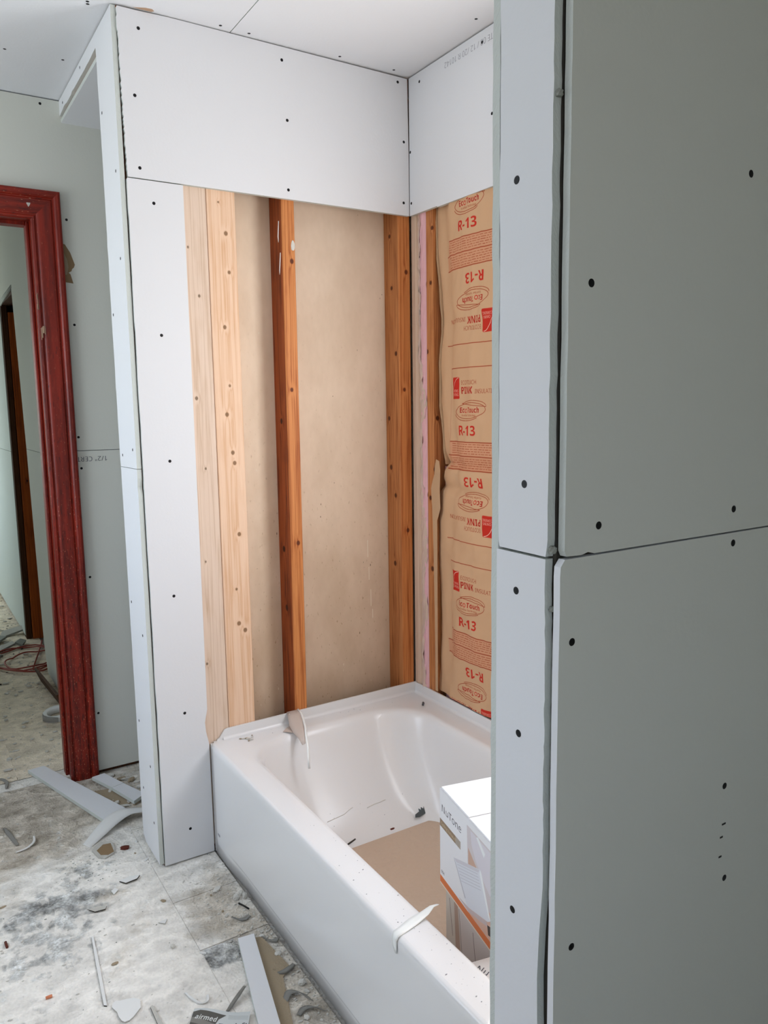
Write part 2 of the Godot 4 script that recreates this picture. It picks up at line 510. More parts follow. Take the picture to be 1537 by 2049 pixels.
func red_paint() -> StandardMaterial3D:
	var w := 256; var h := 1024
	var a := noise_bytes(w, h, 0.03, 15, 4, Vector2(1, 6)); var b := noise_bytes(w, h, 0.12, 16, 3, Vector2(1, 3)); var c := noise_bytes(w, h, 0.2, 17, 2)
	var d := PackedByteArray(); d.resize(w * h * 3)
	for i in w * h:
		var low := float(i / w) / h
		var s := (a[i] / 255.0 - 0.5) * 0.22
		var col := Color(0.47 + s, 0.105 + s * 0.35, 0.04 + s * 0.2)
		if b[i] > 196: col = col.lerp(Color(0.60, 0.24, 0.16), 0.4)
		if c[i] > 240 - int(low * 30.0): col = col.lerp(Color(0.82, 0.68, 0.56), 0.85)
		if b[i] < 40 + int(low * 55.0): col = col.lerp(Color(0.17, 0.03, 0.02), 0.45)
		d[i * 3] = int(clampf(col.r, 0, 1) * 255); d[i * 3 + 1] = int(clampf(col.g, 0, 1) * 255); d[i * 3 + 2] = int(clampf(col.b, 0, 1) * 255)
	var m := mat(Color.WHITE, 0.42, 0.45)
	m.albedo_texture = tex(rgb_image(w, h, d))
	m.uv1_scale = Vector3(4.0, -0.45, 1)
	m.uv1_offset = Vector3(0, 0.95, 0)
	return m

# the paper facing of the batts: y 2.05 .. 0.40, z 0.10 .. 0.5125
func kraft_material() -> StandardMaterial3D:
	var s := 2482.0                                # pixels per metre at twice the final size
	var im := Image.create(1024, 4096, false, Image.FORMAT_RGB8)
	im.fill(Color(0.845, 0.705, 0.565))
	var red := Color(0.80, 0.20, 0.15); var thin := Color(0.66, 0.30, 0.19); var warm := Color(0.85, 0.645, 0.515)
	var px := func(z: float, y: float) -> Vector2: return Vector2((z - 0.10) * s, (2.05 - y) * s)
	for k in 4:
		var y0 := 1.498 + 0.6235 - 0.6235 * k      # first rule of the repeat
		for inv in 2:
			var at := func(z: float, dy: float) -> Vector2:   # dy below the first rule; the second half is the first one turned about the middle
				return px.call(z, y0 - dy) if inv == 0 else px.call(0.625 - z, y0 - (0.551 - dy))
			var tn := inv == 1
			line(im, PackedVector2Array([at.call(0.195, 0.0), at.call(0.45, 0.0)]), 6, thin)
			var f := 1.0 if not tn else -1.0
			var c: Vector2 = at.call(0.232, 0.062)
			var hw := 0.0245 * s; var hh := 0.034 * s
			fill_poly(im, PackedVector2Array([c + Vector2(-hw, -hh + 8), c + Vector2(-hw + 8, -hh), c + Vector2(hw - 8, -hh), c + Vector2(hw, -hh + 8), c + Vector2(hw, hh - 8), c + Vector2(hw - 8, hh), c + Vector2(-hw + 8, hh), c + Vector2(-hw, hh - 8)]), red)
			var arc := PackedVector2Array()
			for i in 13:
				var t := i / 12.0
				arc.append(c + Vector2(-hw + 4 + t * hw * 1.75, hh * 0.35 - hh * 1.28 * (1.0 - (1.0 - t) * (1.0 - t))) * f)
			line(im, arc, 5, Color(0.95, 0.82, 0.76))
			write(im, "OWENS", false, c + Vector2(10, hh * 0.26) * f, 0.0085 * s, Color(0.95, 0.82, 0.76), tn, hw * 1.3)
			write(im, "CORNING", false, c + Vector2(4, hh * 0.6) * f, 0.0085 * s, Color(0.95, 0.82, 0.76), tn, hw * 1.6)
			write(im, "ECOTOUCH", false, at.call(0.303, 0.046), 0.013 * s, thin, tn, 0.075 * s)
			write(im, "PINK", true, at.call(0.296, 0.070), 0.0215 * s, red.darkened(0.1), tn, 0.062 * s)
			write(im, "INSULATION", false, at.call(0.385, 0.074), 0.013 * s, thin, tn, 0.095 * s)
			for e in [[0.0, 0.0, 1.0], [-0.006, 0.008, 0.94], [0.007, -0.008, 0.95]]:
				var ov := PackedVector2Array()
				var o: Vector2 = at.call(0.306, 0.133) + Vector2(e[0], e[1]) * s * f
				for i in 41:
					var q := TAU * i / 40.0
					if e[0] != 0.0 and (sin(q) * (1.0 if e[1] > 0 else -1.0) < -0.1 or cos(q) * (1.0 if e[0] > 0 else -1.0) < -0.75): continue
					ov.append(o + Vector2(cos(q) * 0.072 * e[2], sin(q) * 0.0245 * e[2] - cos(q) * 0.004) * s * f)
				line(im, ov, 4.5, thin)
			write(im, "Ec", true, at.call(0.2665, 0.131), 0.0165 * s, red.darkened(0.12), tn, 0.023 * s)
			write(im, "Touch", true, at.call(0.3265, 0.131), 0.0165 * s, red.darkened(0.12), tn, 0.057 * s)
			var ring := PackedVector2Array()
			var rc: Vector2 = at.call(0.2865, 0.1335)
			for i in 13: ring.append(rc + Vector2(cos(TAU * i / 12.0), sin(TAU * i / 12.0)) * 0.0058 * s)
			line(im, ring, 6, red)
			write(im, "PureFiber Technology", false, at.call(0.304, 0.1475), 0.006 * s, thin, tn, 0.076 * s)
			write(im, "R-13", true, at.call(0.295, 0.195), 0.0305 * s, red, tn, 0.086 * s)
			# the small print between two rules, on a warmer panel
			var p0: Vector2 = at.call(0.195, 0.231); var p1: Vector2 = at.call(0.45, 0.2755)
			im.fill_rect(Rect2i(int(minf(p0.x, p1.x)), int(minf(p0.y, p1.y)), int(absf(p1.x - p0.x)), int(absf(p1.y - p0.y))), warm)
			line(im, PackedVector2Array([at.call(0.195, 0.231), at.call(0.45, 0.231)]), 7, thin)
			line(im, PackedVector2Array([at.call(0.195, 0.2755), at.call(0.45, 0.2755)]), 7, thin)
			line(im, PackedVector2Array([at.call(0.195, 0.0), at.call(0.195, 0.29)]), 2, thin.lightened(0.25))
			for r in 5:
				var z := 0.205
				while z < 0.425 - r % 2 * 0.02:
					var wl := rng.randf_range(0.006, 0.02)
					line(im, PackedVector2Array([at.call(z, 0.238 + r * 0.0072), at.call(z + wl, 0.238 + r * 0.0072)]), 5, thin.lerp(warm, rng.randf_range(0.1, 0.4)))
					z += wl + 0.0035
	im.resize(512, 2048, Image.INTERPOLATE_LANCZOS)
	var m := mat(Color(0.98, 0.95, 0.92), 0.72, 0.3)
	m.albedo_texture = tex(im)
	return m

# floor: old 9-inch tiles under gypsum dust and dried mortar; picture of x -1.5 .. 0.1, z -0.8 .. 1.6
const FX0 := -1.5
const FZ0 := -0.8
const FW := 1.6
const FL := 2.4
func floor_material() -> void:
	var w := 1024; var h := 1536
	var a := noise_bytes(w, h, 0.0045, 101, 5); var b := noise_bytes(w, h, 0.022, 102, 5); var c := noise_bytes(w, h, 0.013, 103, 4, Vector2(1.6, 1), true)
	var e := noise_bytes(w, h, 0.03, 104, 4, Vector2(1, 1.6), true); var g := noise_bytes(w, h, 0.16, 105, 3)
	var d := PackedByteArray(); d.resize(w * h * 3)
	var hm := PackedByteArray(); hm.resize(w * h)
	# [x, z, rx, rz, kind]: 0 bare brownish tile, 1 dark mortar, 2 clean white dust
	var spots := [[-0.10, 0.30, 0.09, 0.15, 0, 1.2], [-0.02, 0.60, 0.06, 0.30, 0, 1.2], [-0.17, 0.44, 0.075, 0.05, 1, 3.2], [-0.12, 0.52, 0.06, 0.06, 1, 0.6], [-0.55, 0.02, 0.16, 0.05, 1, 1.25], [-0.50, 0.12, 0.16, 0.08, 1, 0.5], [-0.37, -0.12, 0.07, 0.07, 1, 1.0], [-0.50, -0.10, 0.05, 0.10, 1, 0.6], [-0.62, 0.42, 0.10, 0.04, 1, 0.9], [-0.53, 0.53, 0.08, 0.02, 1, 1.2], [-0.45, -0.60, 0.34, 0.26, 0, 1.3], [-0.15, -0.55, 0.2, 0.2, 0, 1.2], [-0.34, 0.04, 0.06, 0.03, 0, 0.8], [-0.33, 0.24, 0.05, 0.07, 0, 0.5], [-0.75, -0.5, 0.4, 0.4, 0, 1.3], [-0.47, 0.2, 0.09, 0.2, 1, 0.55], [-0.58, 0.25, 0.1, 0.12, 1, 0.45], [-0.40, 0.02, 0.1, 0.05, 1, 0.6], [-0.50, 0.045, 0.05, 0.02, 2, 1.0], [-0.20, 0.62, 0.10, 0.12, 2, 0.9], [-0.25, 0.28, 0.1, 0.08, 2, 0.6], [-0.50, 0.40, 0.10, 0.07, 2, 0.8]]
	for y in h:
		var z := FZ0 + FL * y / h
		var near := []
		for s in spots:
			if absf(z - s[1]) < s[3] * 2.0: near.append(s)
		for x in w:
			var i := y * w + x
			var xx := FX0 + FW * x / w
			var na := a[i] / 255.0 - 0.5; var nb := b[i] / 255.0 - 0.5; var nc := c[i] / 255.0 - 0.5; var ne := e[i] / 255.0 - 0.5; var ng := g[i] / 255.0 - 0.5
			var bare := -0.20 + na * 1.2 + nb * 0.6 - nc * 0.25
			var dark := -0.42 + nb * 1.0 + na * 0.5
			for s in near:
				var q: float = pow((xx - s[0]) / s[2], 2.0) + pow((z - s[1]) / s[3], 2.0)
				if q < 4.0 and (s[2] != 0.075 or (xx > -0.189 and z > 0.411)):
					var v: float = s[5] * exp(-q * 0.9)
					if s[4] == 0: bare += v * 0.75
					elif s[4] == 1: dark += v * 0.8
					else:
						dark -= v * 0.8; bare -= v * 0.7
			bare = clampf(bare * 1.5, 0.0, 1.0)
			dark = clampf((dark + nb * 0.6 - ne * 0.5 + ng * 0.4) * 1.8, 0.0, 1.0)
			var ridge := (nc * 0.9 + ne * 0.45) * (0.35 + bare * 0.5 + dark * 0.8)
			var t := 0.915 + na * 0.05 + ng * 0.06 + nc * 0.17 - maxf(0.0, -nb - 0.08) * 0.22
			var k := bare * 0.75
			var cr := lerpf(t, 0.675 + nc * 0.3 + nb * 0.22 + ng * 0.12, k); var cg := lerpf(t * 0.985, 0.635 + nc * 0.3 + nb * 0.22 + ng * 0.12, k); var cb := lerpf(t * 0.955, 0.575 + nc * 0.3 + nb * 0.22 + ng * 0.12, k)
			var dk := 0.50 + ng * 0.35 + nc * 0.5 + nb * 0.7 + ne * 0.3
			cr = lerpf(cr, dk, dark * 0.75); cg = lerpf(cg, dk * 1.015, dark * 0.75); cb = lerpf(cb, dk * 1.01, dark * 0.75)
			d[i * 3] = int(clampf(cr, 0, 1) * 255); d[i * 3 + 1] = int(clampf(cg, 0, 1) * 255); d[i * 3 + 2] = int(clampf(cb, 0, 1) * 255)
			hm[i] = int(clampf(0.5 + ridge * 0.8 - dark * 0.12 + ng * 0.14 + nb * 0.25, 0, 1) * 255)
	M.tile = mat(Color.WHITE, 0.92, 0.25)
	M.tile.albedo_texture = tex(rgb_image(w, h, d))
	M.tile.heightmap_enabled = true
	M.tile.heightmap_texture = tex(Image.create_from_data(w, h, false, Image.FORMAT_L8, hm))
	M.tile.heightmap_scale = 1.3
	# the hall's dusty floor: the same stuff, repeated
	M.hall_floor = M.tile.duplicate()
	M.hall_floor.albedo_color = Color(0.98, 0.94, 0.88)

# a window in a wall across x: opening z0..z1, y0..y1, wall from xa to xb
func window(called: String, label: String, xa: float, xb: float, z0: float, z1: float, y0: float, y1: float) -> Node3D:
	var t := thing(called, label, "window", Vector3.ZERO, "", "structure")
	var st := begin()
	var w := 0.035
	var xm := (xa + xb) * 0.5
	add_box(st, Vector3(xa, y0, z0), Vector3(xb, y0 + w, z1), 0.003)
	add_box(st, Vector3(xa, y1 - w, z0), Vector3(xb, y1, z1), 0.003)
	add_box(st, Vector3(xa, y0 + w, z0), Vector3(xb, y1 - w, z0 + w), 0.003)
	add_box(st, Vector3(xa, y0 + w, z1 - w), Vector3(xb, y1 - w, z1), 0.003)
	part("window_frame", st.commit(), M.vinyl_white, t)
	var zm := (z0 + z1) * 0.5
	part("mullion", box(Vector3(xm - 0.02, y0 + w, zm - 0.02), Vector3(xm + 0.02, y1 - w, zm + 0.02), 0.004), M.vinyl_white, t)
	for k in 2:
		var a := z0 + w if k == 0 else zm + 0.02
		var b := zm - 0.02 if k == 0 else z1 - w
		part("pane", box(Vector3(xm - 0.002, y0 + w, a), Vector3(xm + 0.002, y1 - w, b)), M.glass, t)
	return t

# wall across x with one opening, as four solid sections
func pierced(t: Node3D, m: Material, xa: float, xb: float, za: float, zb: float, z0: float, z1: float, y0: float, y1: float) -> void:
	for q in [[za, z0, 0.0, H], [z1, zb, 0.0, H], [z0, z1, 0.0, y0], [z0, z1, y1, H]]:
		part("wall_section", box(Vector3(xa, q[2], q[0]), Vector3(xb, q[3], q[1])), m, t)

func room_shell() -> void:
	var f := thing("floor", "dusty floor of old tiles under gypsum dust and dried mortar", "floor", Vector3.ZERO, "", "structure")
	part("subfloor", box(Vector3(-2.45, -0.15, -5.4), Vector3(1.0, -0.006, 3.2)), M.dust, f)
	var s := 0.2286
	for j in range(-5, 14):
		for i in range(-10, 2):
			var x0 := maxf(-0.19 + s * i, -1.7); var x1 := minf(-0.19 + s * (i + 1), 0.0)
			var z0 := maxf(-0.047 + s * j, ZB - 0.12); var z1 := minf(-0.047 + s * (j + 1), 3.0)
			if x1 - x0 < 0.02 or z1 - z0 < 0.02: continue
			if x0 < -1.45 and z1 < 0.2: continue
			if x0 < -1.05 and z1 < ZB: continue
			var e := rng.randf_range(0.00003, 0.00016) if x1 < -0.1 else 0.0009
			var top := rng.randf_range(-0.00025, 0.00025)
			if i == 0 and j == 2: top = -0.0015
			if z1 <= ZB + 0.01 and x1 > -0.2: continue
			var st := begin()
			add_box(st, Vector3(x0 + e, -0.007, z0 + e), Vector3(x1 - e, top, z1 - e))
			var mesh := st.commit()
			# the picture lies once over the whole floor
			var arr := mesh.surface_get_arrays(0)
			var v: PackedVector3Array = arr[Mesh.ARRAY_VERTEX]
			var uv := PackedVector2Array()
			for p in v: uv.append(Vector2((p.x - FX0) / FW, (p.z - FZ0) / FL))
			arr[Mesh.ARRAY_TEX_UV] = uv
			var am := ArrayMesh.new()
			am.add_surface_from_arrays(Mesh.PRIMITIVE_TRIANGLES, arr)
			part("tile", am, M.tile, f)
	var rows := []
	for j in 45:
		var row := []
		for i in 16:
			row.append(Vector3(-1.5 + 1.4 * i / 15.0, -0.0005 + 0.004 * sin(i * 2.1 + j * 1.3) * sin(j * 0.7) * (1.0 if j > 1 else 0.0), ZB - 0.125 - 4.2 * j / 44.0))
		rows.append(row)
	part("hall_floor", grid(rows, false, func(p: Vector3): return Vector2((p.x - FX0) / FW + 0.35, (p.z - FZ0) / FL + 0.55), true), M.hall_floor, f)
	# ceiling
	var c := thing("ceiling", "white drywall ceiling with one open seam and screw heads", "ceiling", Vector3.ZERO, "", "structure")
	part("ceiling_deck", box(Vector3(-2.45, H + 0.013, -5.4), Vector3(1.0, H + 0.1, 3.2)), M.pale_wood, c)
	var dn := Vector3(0, -1, 0)
	var pa := part("drywall_panel", slab(rect(-1.7, -5.2, 0.156, 3.0), Vector3(0, H, 0), Vector3(1, 0, 0), Vector3(0, 0, 1), 0.0127, M.paper, M.gypsum), null, c)
	var pb := part("drywall_panel", slab(rect(0.1585, -0.875, XW + 0.1, 3.0), Vector3(0, H, 0), Vector3(1, 0, 0), Vector3(0, 0, 1), 0.0127, M.paper, M.gypsum), null, c)
	# u x v points down here
	for q in [[-0.223, -0.03], [-0.22, -0.043], [-0.375, -0.43], [-0.216, -0.421], [-0.6, 0.3], [-0.9, 0.3], [0.12, 0.022], [-0.3, 0.6], [0.1, 0.4]]:
		screw(pa, Vector3(q[0], H, q[1]), dn)
	for q in [[0.206, 0.019], [0.5, 0.021], [0.694, 0.024], [0.714, 0.412], [0.2, 0.42], [0.45, 0.42]]:
		screw(pb, Vector3(q[0], H, q[1]), dn)
	part("torn_paper", slab(PackedVector2Array([Vector2(-0.115, 0.0), Vector2(-0.085, 0.014), Vector2(-0.068, 0.016), Vector2(-0.06, 0.008), Vector2(-0.066, 0.0)]), Vector3(0, H - 0.0003, 0), Vector3(1, 0, 0), Vector3(0, 0, 1), 0.0003, M.kraft_back, M.kraft_back), null, pa)
	# left and rear walls of the bathroom, out of the picture
	var wl := thing("wall_left", "white drywalled wall with the room's other window", "wall", Vector3.ZERO, "", "structure")
	pierced(wl, M.paper, -1.82, -1.7, -0.9, 3.1, -0.56, 0.44, 0.99, 2.11)
	window("window_2", "double window in the left wall of the bathroom", -1.8, -1.72, -0.56, 0.44, 0.99, 2.11)
	var wr := thing("wall_rear", "grey drywalled wall behind the camera", "wall", Vector3.ZERO, "", "structure")
	for q in [[-1.82, -1.56, 0.0, H], [-0.74, 0.9, 0.0, H], [-1.56, -0.74, 0.0, 0.94], [-1.56, -0.74, 1.96, H]]:
		part("wall_section", box(Vector3(q[0], q[2], 3.0), Vector3(q[1], q[3], 3.12)), M.paper_grey, wr)
	window("window_4", "added unseen window in the rear wall of the bathroom", 3.02, 3.10, 0.74, 1.56, 0.94, 1.96).rotation.y = -PI / 2  # unseen window, added with its light to brighten the near partition

# a stud with one wood on its front face and another on its sides
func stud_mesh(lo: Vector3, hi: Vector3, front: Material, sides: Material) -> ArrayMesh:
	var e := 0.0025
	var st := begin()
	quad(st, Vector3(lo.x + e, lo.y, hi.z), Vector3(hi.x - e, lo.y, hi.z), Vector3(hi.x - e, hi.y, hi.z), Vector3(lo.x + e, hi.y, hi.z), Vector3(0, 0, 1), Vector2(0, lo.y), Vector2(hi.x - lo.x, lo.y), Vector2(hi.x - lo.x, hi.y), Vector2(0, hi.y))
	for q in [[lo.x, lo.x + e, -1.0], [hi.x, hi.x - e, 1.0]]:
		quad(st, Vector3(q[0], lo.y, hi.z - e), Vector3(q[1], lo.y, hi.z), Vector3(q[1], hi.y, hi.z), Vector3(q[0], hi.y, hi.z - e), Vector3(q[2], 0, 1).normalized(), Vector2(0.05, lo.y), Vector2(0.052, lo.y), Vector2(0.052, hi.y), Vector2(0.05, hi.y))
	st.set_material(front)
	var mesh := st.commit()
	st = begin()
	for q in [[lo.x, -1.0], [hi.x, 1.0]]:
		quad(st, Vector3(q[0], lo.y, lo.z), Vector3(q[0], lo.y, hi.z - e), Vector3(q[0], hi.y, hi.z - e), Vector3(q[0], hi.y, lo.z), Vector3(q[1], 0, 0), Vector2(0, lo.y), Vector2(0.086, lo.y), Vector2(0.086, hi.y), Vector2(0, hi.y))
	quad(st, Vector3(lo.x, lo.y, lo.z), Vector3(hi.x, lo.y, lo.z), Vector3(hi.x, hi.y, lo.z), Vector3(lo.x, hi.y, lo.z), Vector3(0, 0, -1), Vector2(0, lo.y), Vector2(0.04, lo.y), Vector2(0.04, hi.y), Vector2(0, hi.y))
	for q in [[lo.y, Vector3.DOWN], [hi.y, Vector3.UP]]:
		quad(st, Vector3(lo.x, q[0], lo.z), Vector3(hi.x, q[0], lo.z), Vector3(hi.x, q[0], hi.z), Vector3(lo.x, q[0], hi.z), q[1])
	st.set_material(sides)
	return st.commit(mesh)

func end_wall() -> void:
	var t := thing("wall_end", "open-studded end wall of the tub alcove with drywall above and beside", "wall", Vector3.ZERO, "", "structure")
	var X := Vector3(1, 0, 0); var Y := Vector3(0, 1, 0)
	# header panel: torn left edge
	var poly := PackedVector2Array([Vector2(XL + 0.005, 2.0075), Vector2(XW - 0.0012, 2.0075), Vector2(XW - 0.0012, 2.2), Vector2(XW - 0.0045, 2.434), Vector2(-0.02, 2.4375), Vector2(-0.11, 2.4345), Vector2(XL + 0.001, 2.4345)])
	poly.append_array(torn(Vector2(XL - 0.002, 2.43), Vector2(XL + 0.004, 2.01), 0.006, 0.0016))
	var h := part("drywall_panel", slab(poly, Vector3.ZERO, X, Y, 0.0127, M.paper, M.gypsum), null, t)
	for q in [[-0.103, 2.391], [-0.122, 2.219], [-0.119, 2.034], [0.315, 2.399], [0.327, 2.233], [0.324, 2.034], [0.724, 2.418], [0.745, 2.238], [0.742, 2.047]]:
		screw(h, Vector3(q[0], q[1], 0), Vector3(0, 0, 1))
	# strip beside the tub
	poly = PackedVector2Array([Vector2(XL, 0.006), Vector2(-0.002, 0.0045), Vector2(-0.003, 0.36), Vector2(-0.011, 0.40), Vector2(-0.013, 0.43), Vector2(-0.004, 0.47), Vector2(-0.0025, 1.0), Vector2(-0.0015, 2.0045), Vector2(XL + 0.003, 2.0045)])
	poly.append_array(torn(Vector2(XL + 0.001, 2.0), Vector2(XL + 0.0005, 0.02), 0.06, 0.0009))
	var w := part("drywall_panel", slab(poly, Vector3.ZERO, X, Y, 0.0127, M.paper, M.gypsum), null, t)
	for q in [[-0.086, 1.946], [-0.084, 1.59], [-0.079, 1.235], [-0.088, 0.838], [-0.074, 0.474], [-0.075, 0.102]]:
		screw(w, Vector3(q[0], q[1], 0), Vector3(0, 0, 1))
	# side boards turning the corner: front strip with the narrow header over the closet opening, and the lower strip
	var U := Vector3(0, 0, 1)
	poly = PackedVector2Array([Vector2(-0.753, 2.4365), Vector2(-0.0055, 2.4365), Vector2(-0.0055, 1.217), Vector2(-0.19, 1.215)])
	poly.append_array(torn(Vector2(-0.193, 1.24), Vector2(-0.187, 2.39), 0.035, 0.0025))
	poly.append_array(torn(Vector2(-0.19, 2.398), Vector2(-0.74, 2.392), 0.03, 0.003))
	poly.append(Vector2(-0.753, 2.388))
	var sb := part("drywall_panel", slab(poly, Vector3(XL - 0.0152, 0, 0), U, Y, 0.0127, M.paper, M.gypsum), null, t)
	for q in [[-0.40, 2.42], [-0.69, 2.412], [-0.16, 2.215], [-0.045, 2.03], [-0.17, 1.66], [-0.05, 1.80], [-0.04, 1.27], [-0.16, 1.25]]:
		screw(sb, Vector3(XL - 0.0152, q[1], q[0]), Vector3(-1, 0, 0))
	poly = PackedVector2Array([Vector2(-0.19, 1.2135), Vector2(-0.006, 1.2155), Vector2(-0.0055, 1.19), Vector2(-0.010, 1.165), Vector2(-0.0055, 1.14), Vector2(-0.006, 0.012), Vector2(-0.16, 0.012), Vector2(-0.185, 0.03)])
	poly.append_array(torn(Vector2(-0.188, 0.06), Vector2(-0.19, 1.2), 0.06, 0.0012))
	var sl := part("drywall_panel", slab(poly, Vector3(XL - 0.0152, 0, 0), U, Y, 0.0127, M.paper, M.gypsum), null, t)
	for q in [[-0.16, 0.80], [-0.05, 0.72], [-0.155, 0.42], [-0.05, 0.31], [-0.15, 0.2], [-0.045, 0.13]]:
		screw(sl, Vector3(XL - 0.0152, q[1], q[0]), Vector3(-1, 0, 0))
	# framing
	var yt := H - 0.002
	part("sill_plate", box(Vector3(-0.157, 0, -0.1016), Vector3(0.76, 0.02, -0.0135), 0.002), M.rust, t)
	part("stud", box(Vector3(-0.150, 0.02, -0.1016), Vector3(-0.112, yt, -0.0135), 0.002), M.old_wood, t)
	part("stud", box(Vector3(-0.111, 0.02, -0.1016), Vector3(-0.04, yt, -0.0135), 0.002), M.old_wood, t)
	part("stud", box(Vector3(-0.0205, 0.02, -0.1016), Vector3(0.0675, yt, -0.0133), 0.0015), M.pale_wood, t).set_meta("label", "whitish board half under the drywall strip")
	part("stud", box(Vector3(0.0688, 0.02, -0.1016), Vector3(0.1555, yt, -0.0130), 0.0015, Vector2(-0.0, 0)), M.pale_wood_2, t).set_meta("label", "pale knotty board")
	var mid := part("stud", stud_mesh(Vector3(-0.0215, 0.02, -0.0445), Vector3(0.0215, yt, 0.0445), M.old_wood, M.stud_side_wood), null, t, Vector3(0.3215, 0, -0.0572))
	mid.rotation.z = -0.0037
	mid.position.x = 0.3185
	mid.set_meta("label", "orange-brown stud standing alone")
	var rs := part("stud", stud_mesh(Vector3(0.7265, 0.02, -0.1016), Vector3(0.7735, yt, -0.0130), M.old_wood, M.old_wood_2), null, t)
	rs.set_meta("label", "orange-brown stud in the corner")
	part("top_plate", box(Vector3(-0.16, H - 0.04, -0.1014), Vector3(0.77, H + 0.001, -0.0145), 0.002), M.old_wood, t)
	# tan board closing the back of the cavity
	var st := begin()
	var z := -0.1020
	quad(st, Vector3(0.15, 0.02, z), Vector3(0.77, 0.02, z), Vector3(0.77, yt, z), Vector3(0.15, yt, z), Vector3(0, 0, 1), Vector2(0, 1), Vector2(1, 1), Vector2(1, 0), Vector2(0, 0))
	quad(st, Vector3(0.15, 0.02, z - 0.0127), Vector3(0.77, 0.02, z - 0.0127), Vector3(0.77, yt, z - 0.0127), Vector3(0.15, yt, z - 0.0127), Vector3(0, 0, -1))
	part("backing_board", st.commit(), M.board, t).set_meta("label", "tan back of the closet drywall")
	part("drywall_panel", box(Vector3(-0.15, 0.01, -0.1170), Vector3(0.77, 2.37, -0.1155)), M.paper, t)
	# gypsum nub and bent nails on the middle stud
	part("nail", tube(PackedVector3Array([Vector3(0.2995, 1.885, -0.03), Vector3(0.295, 1.90, -0.022), Vector3(0.297, 1.945, -0.02)]), 0.0013, 6), M.film, t)
	part("nail", tube(PackedVector3Array([Vector3(0.3005, 1.79, -0.03), Vector3(0.296, 1.80, -0.02), Vector3(0.299, 1.852, -0.018)]), 0.0013, 6), M.film, t)
	part("joint_compound", lump(Vector3(0.007, 0.003, 0.017), 5, 9), M.chip, t, Vector3(0.339, 1.875, -0.0135)).rotation = Vector3(PI / 2, 0, 0)

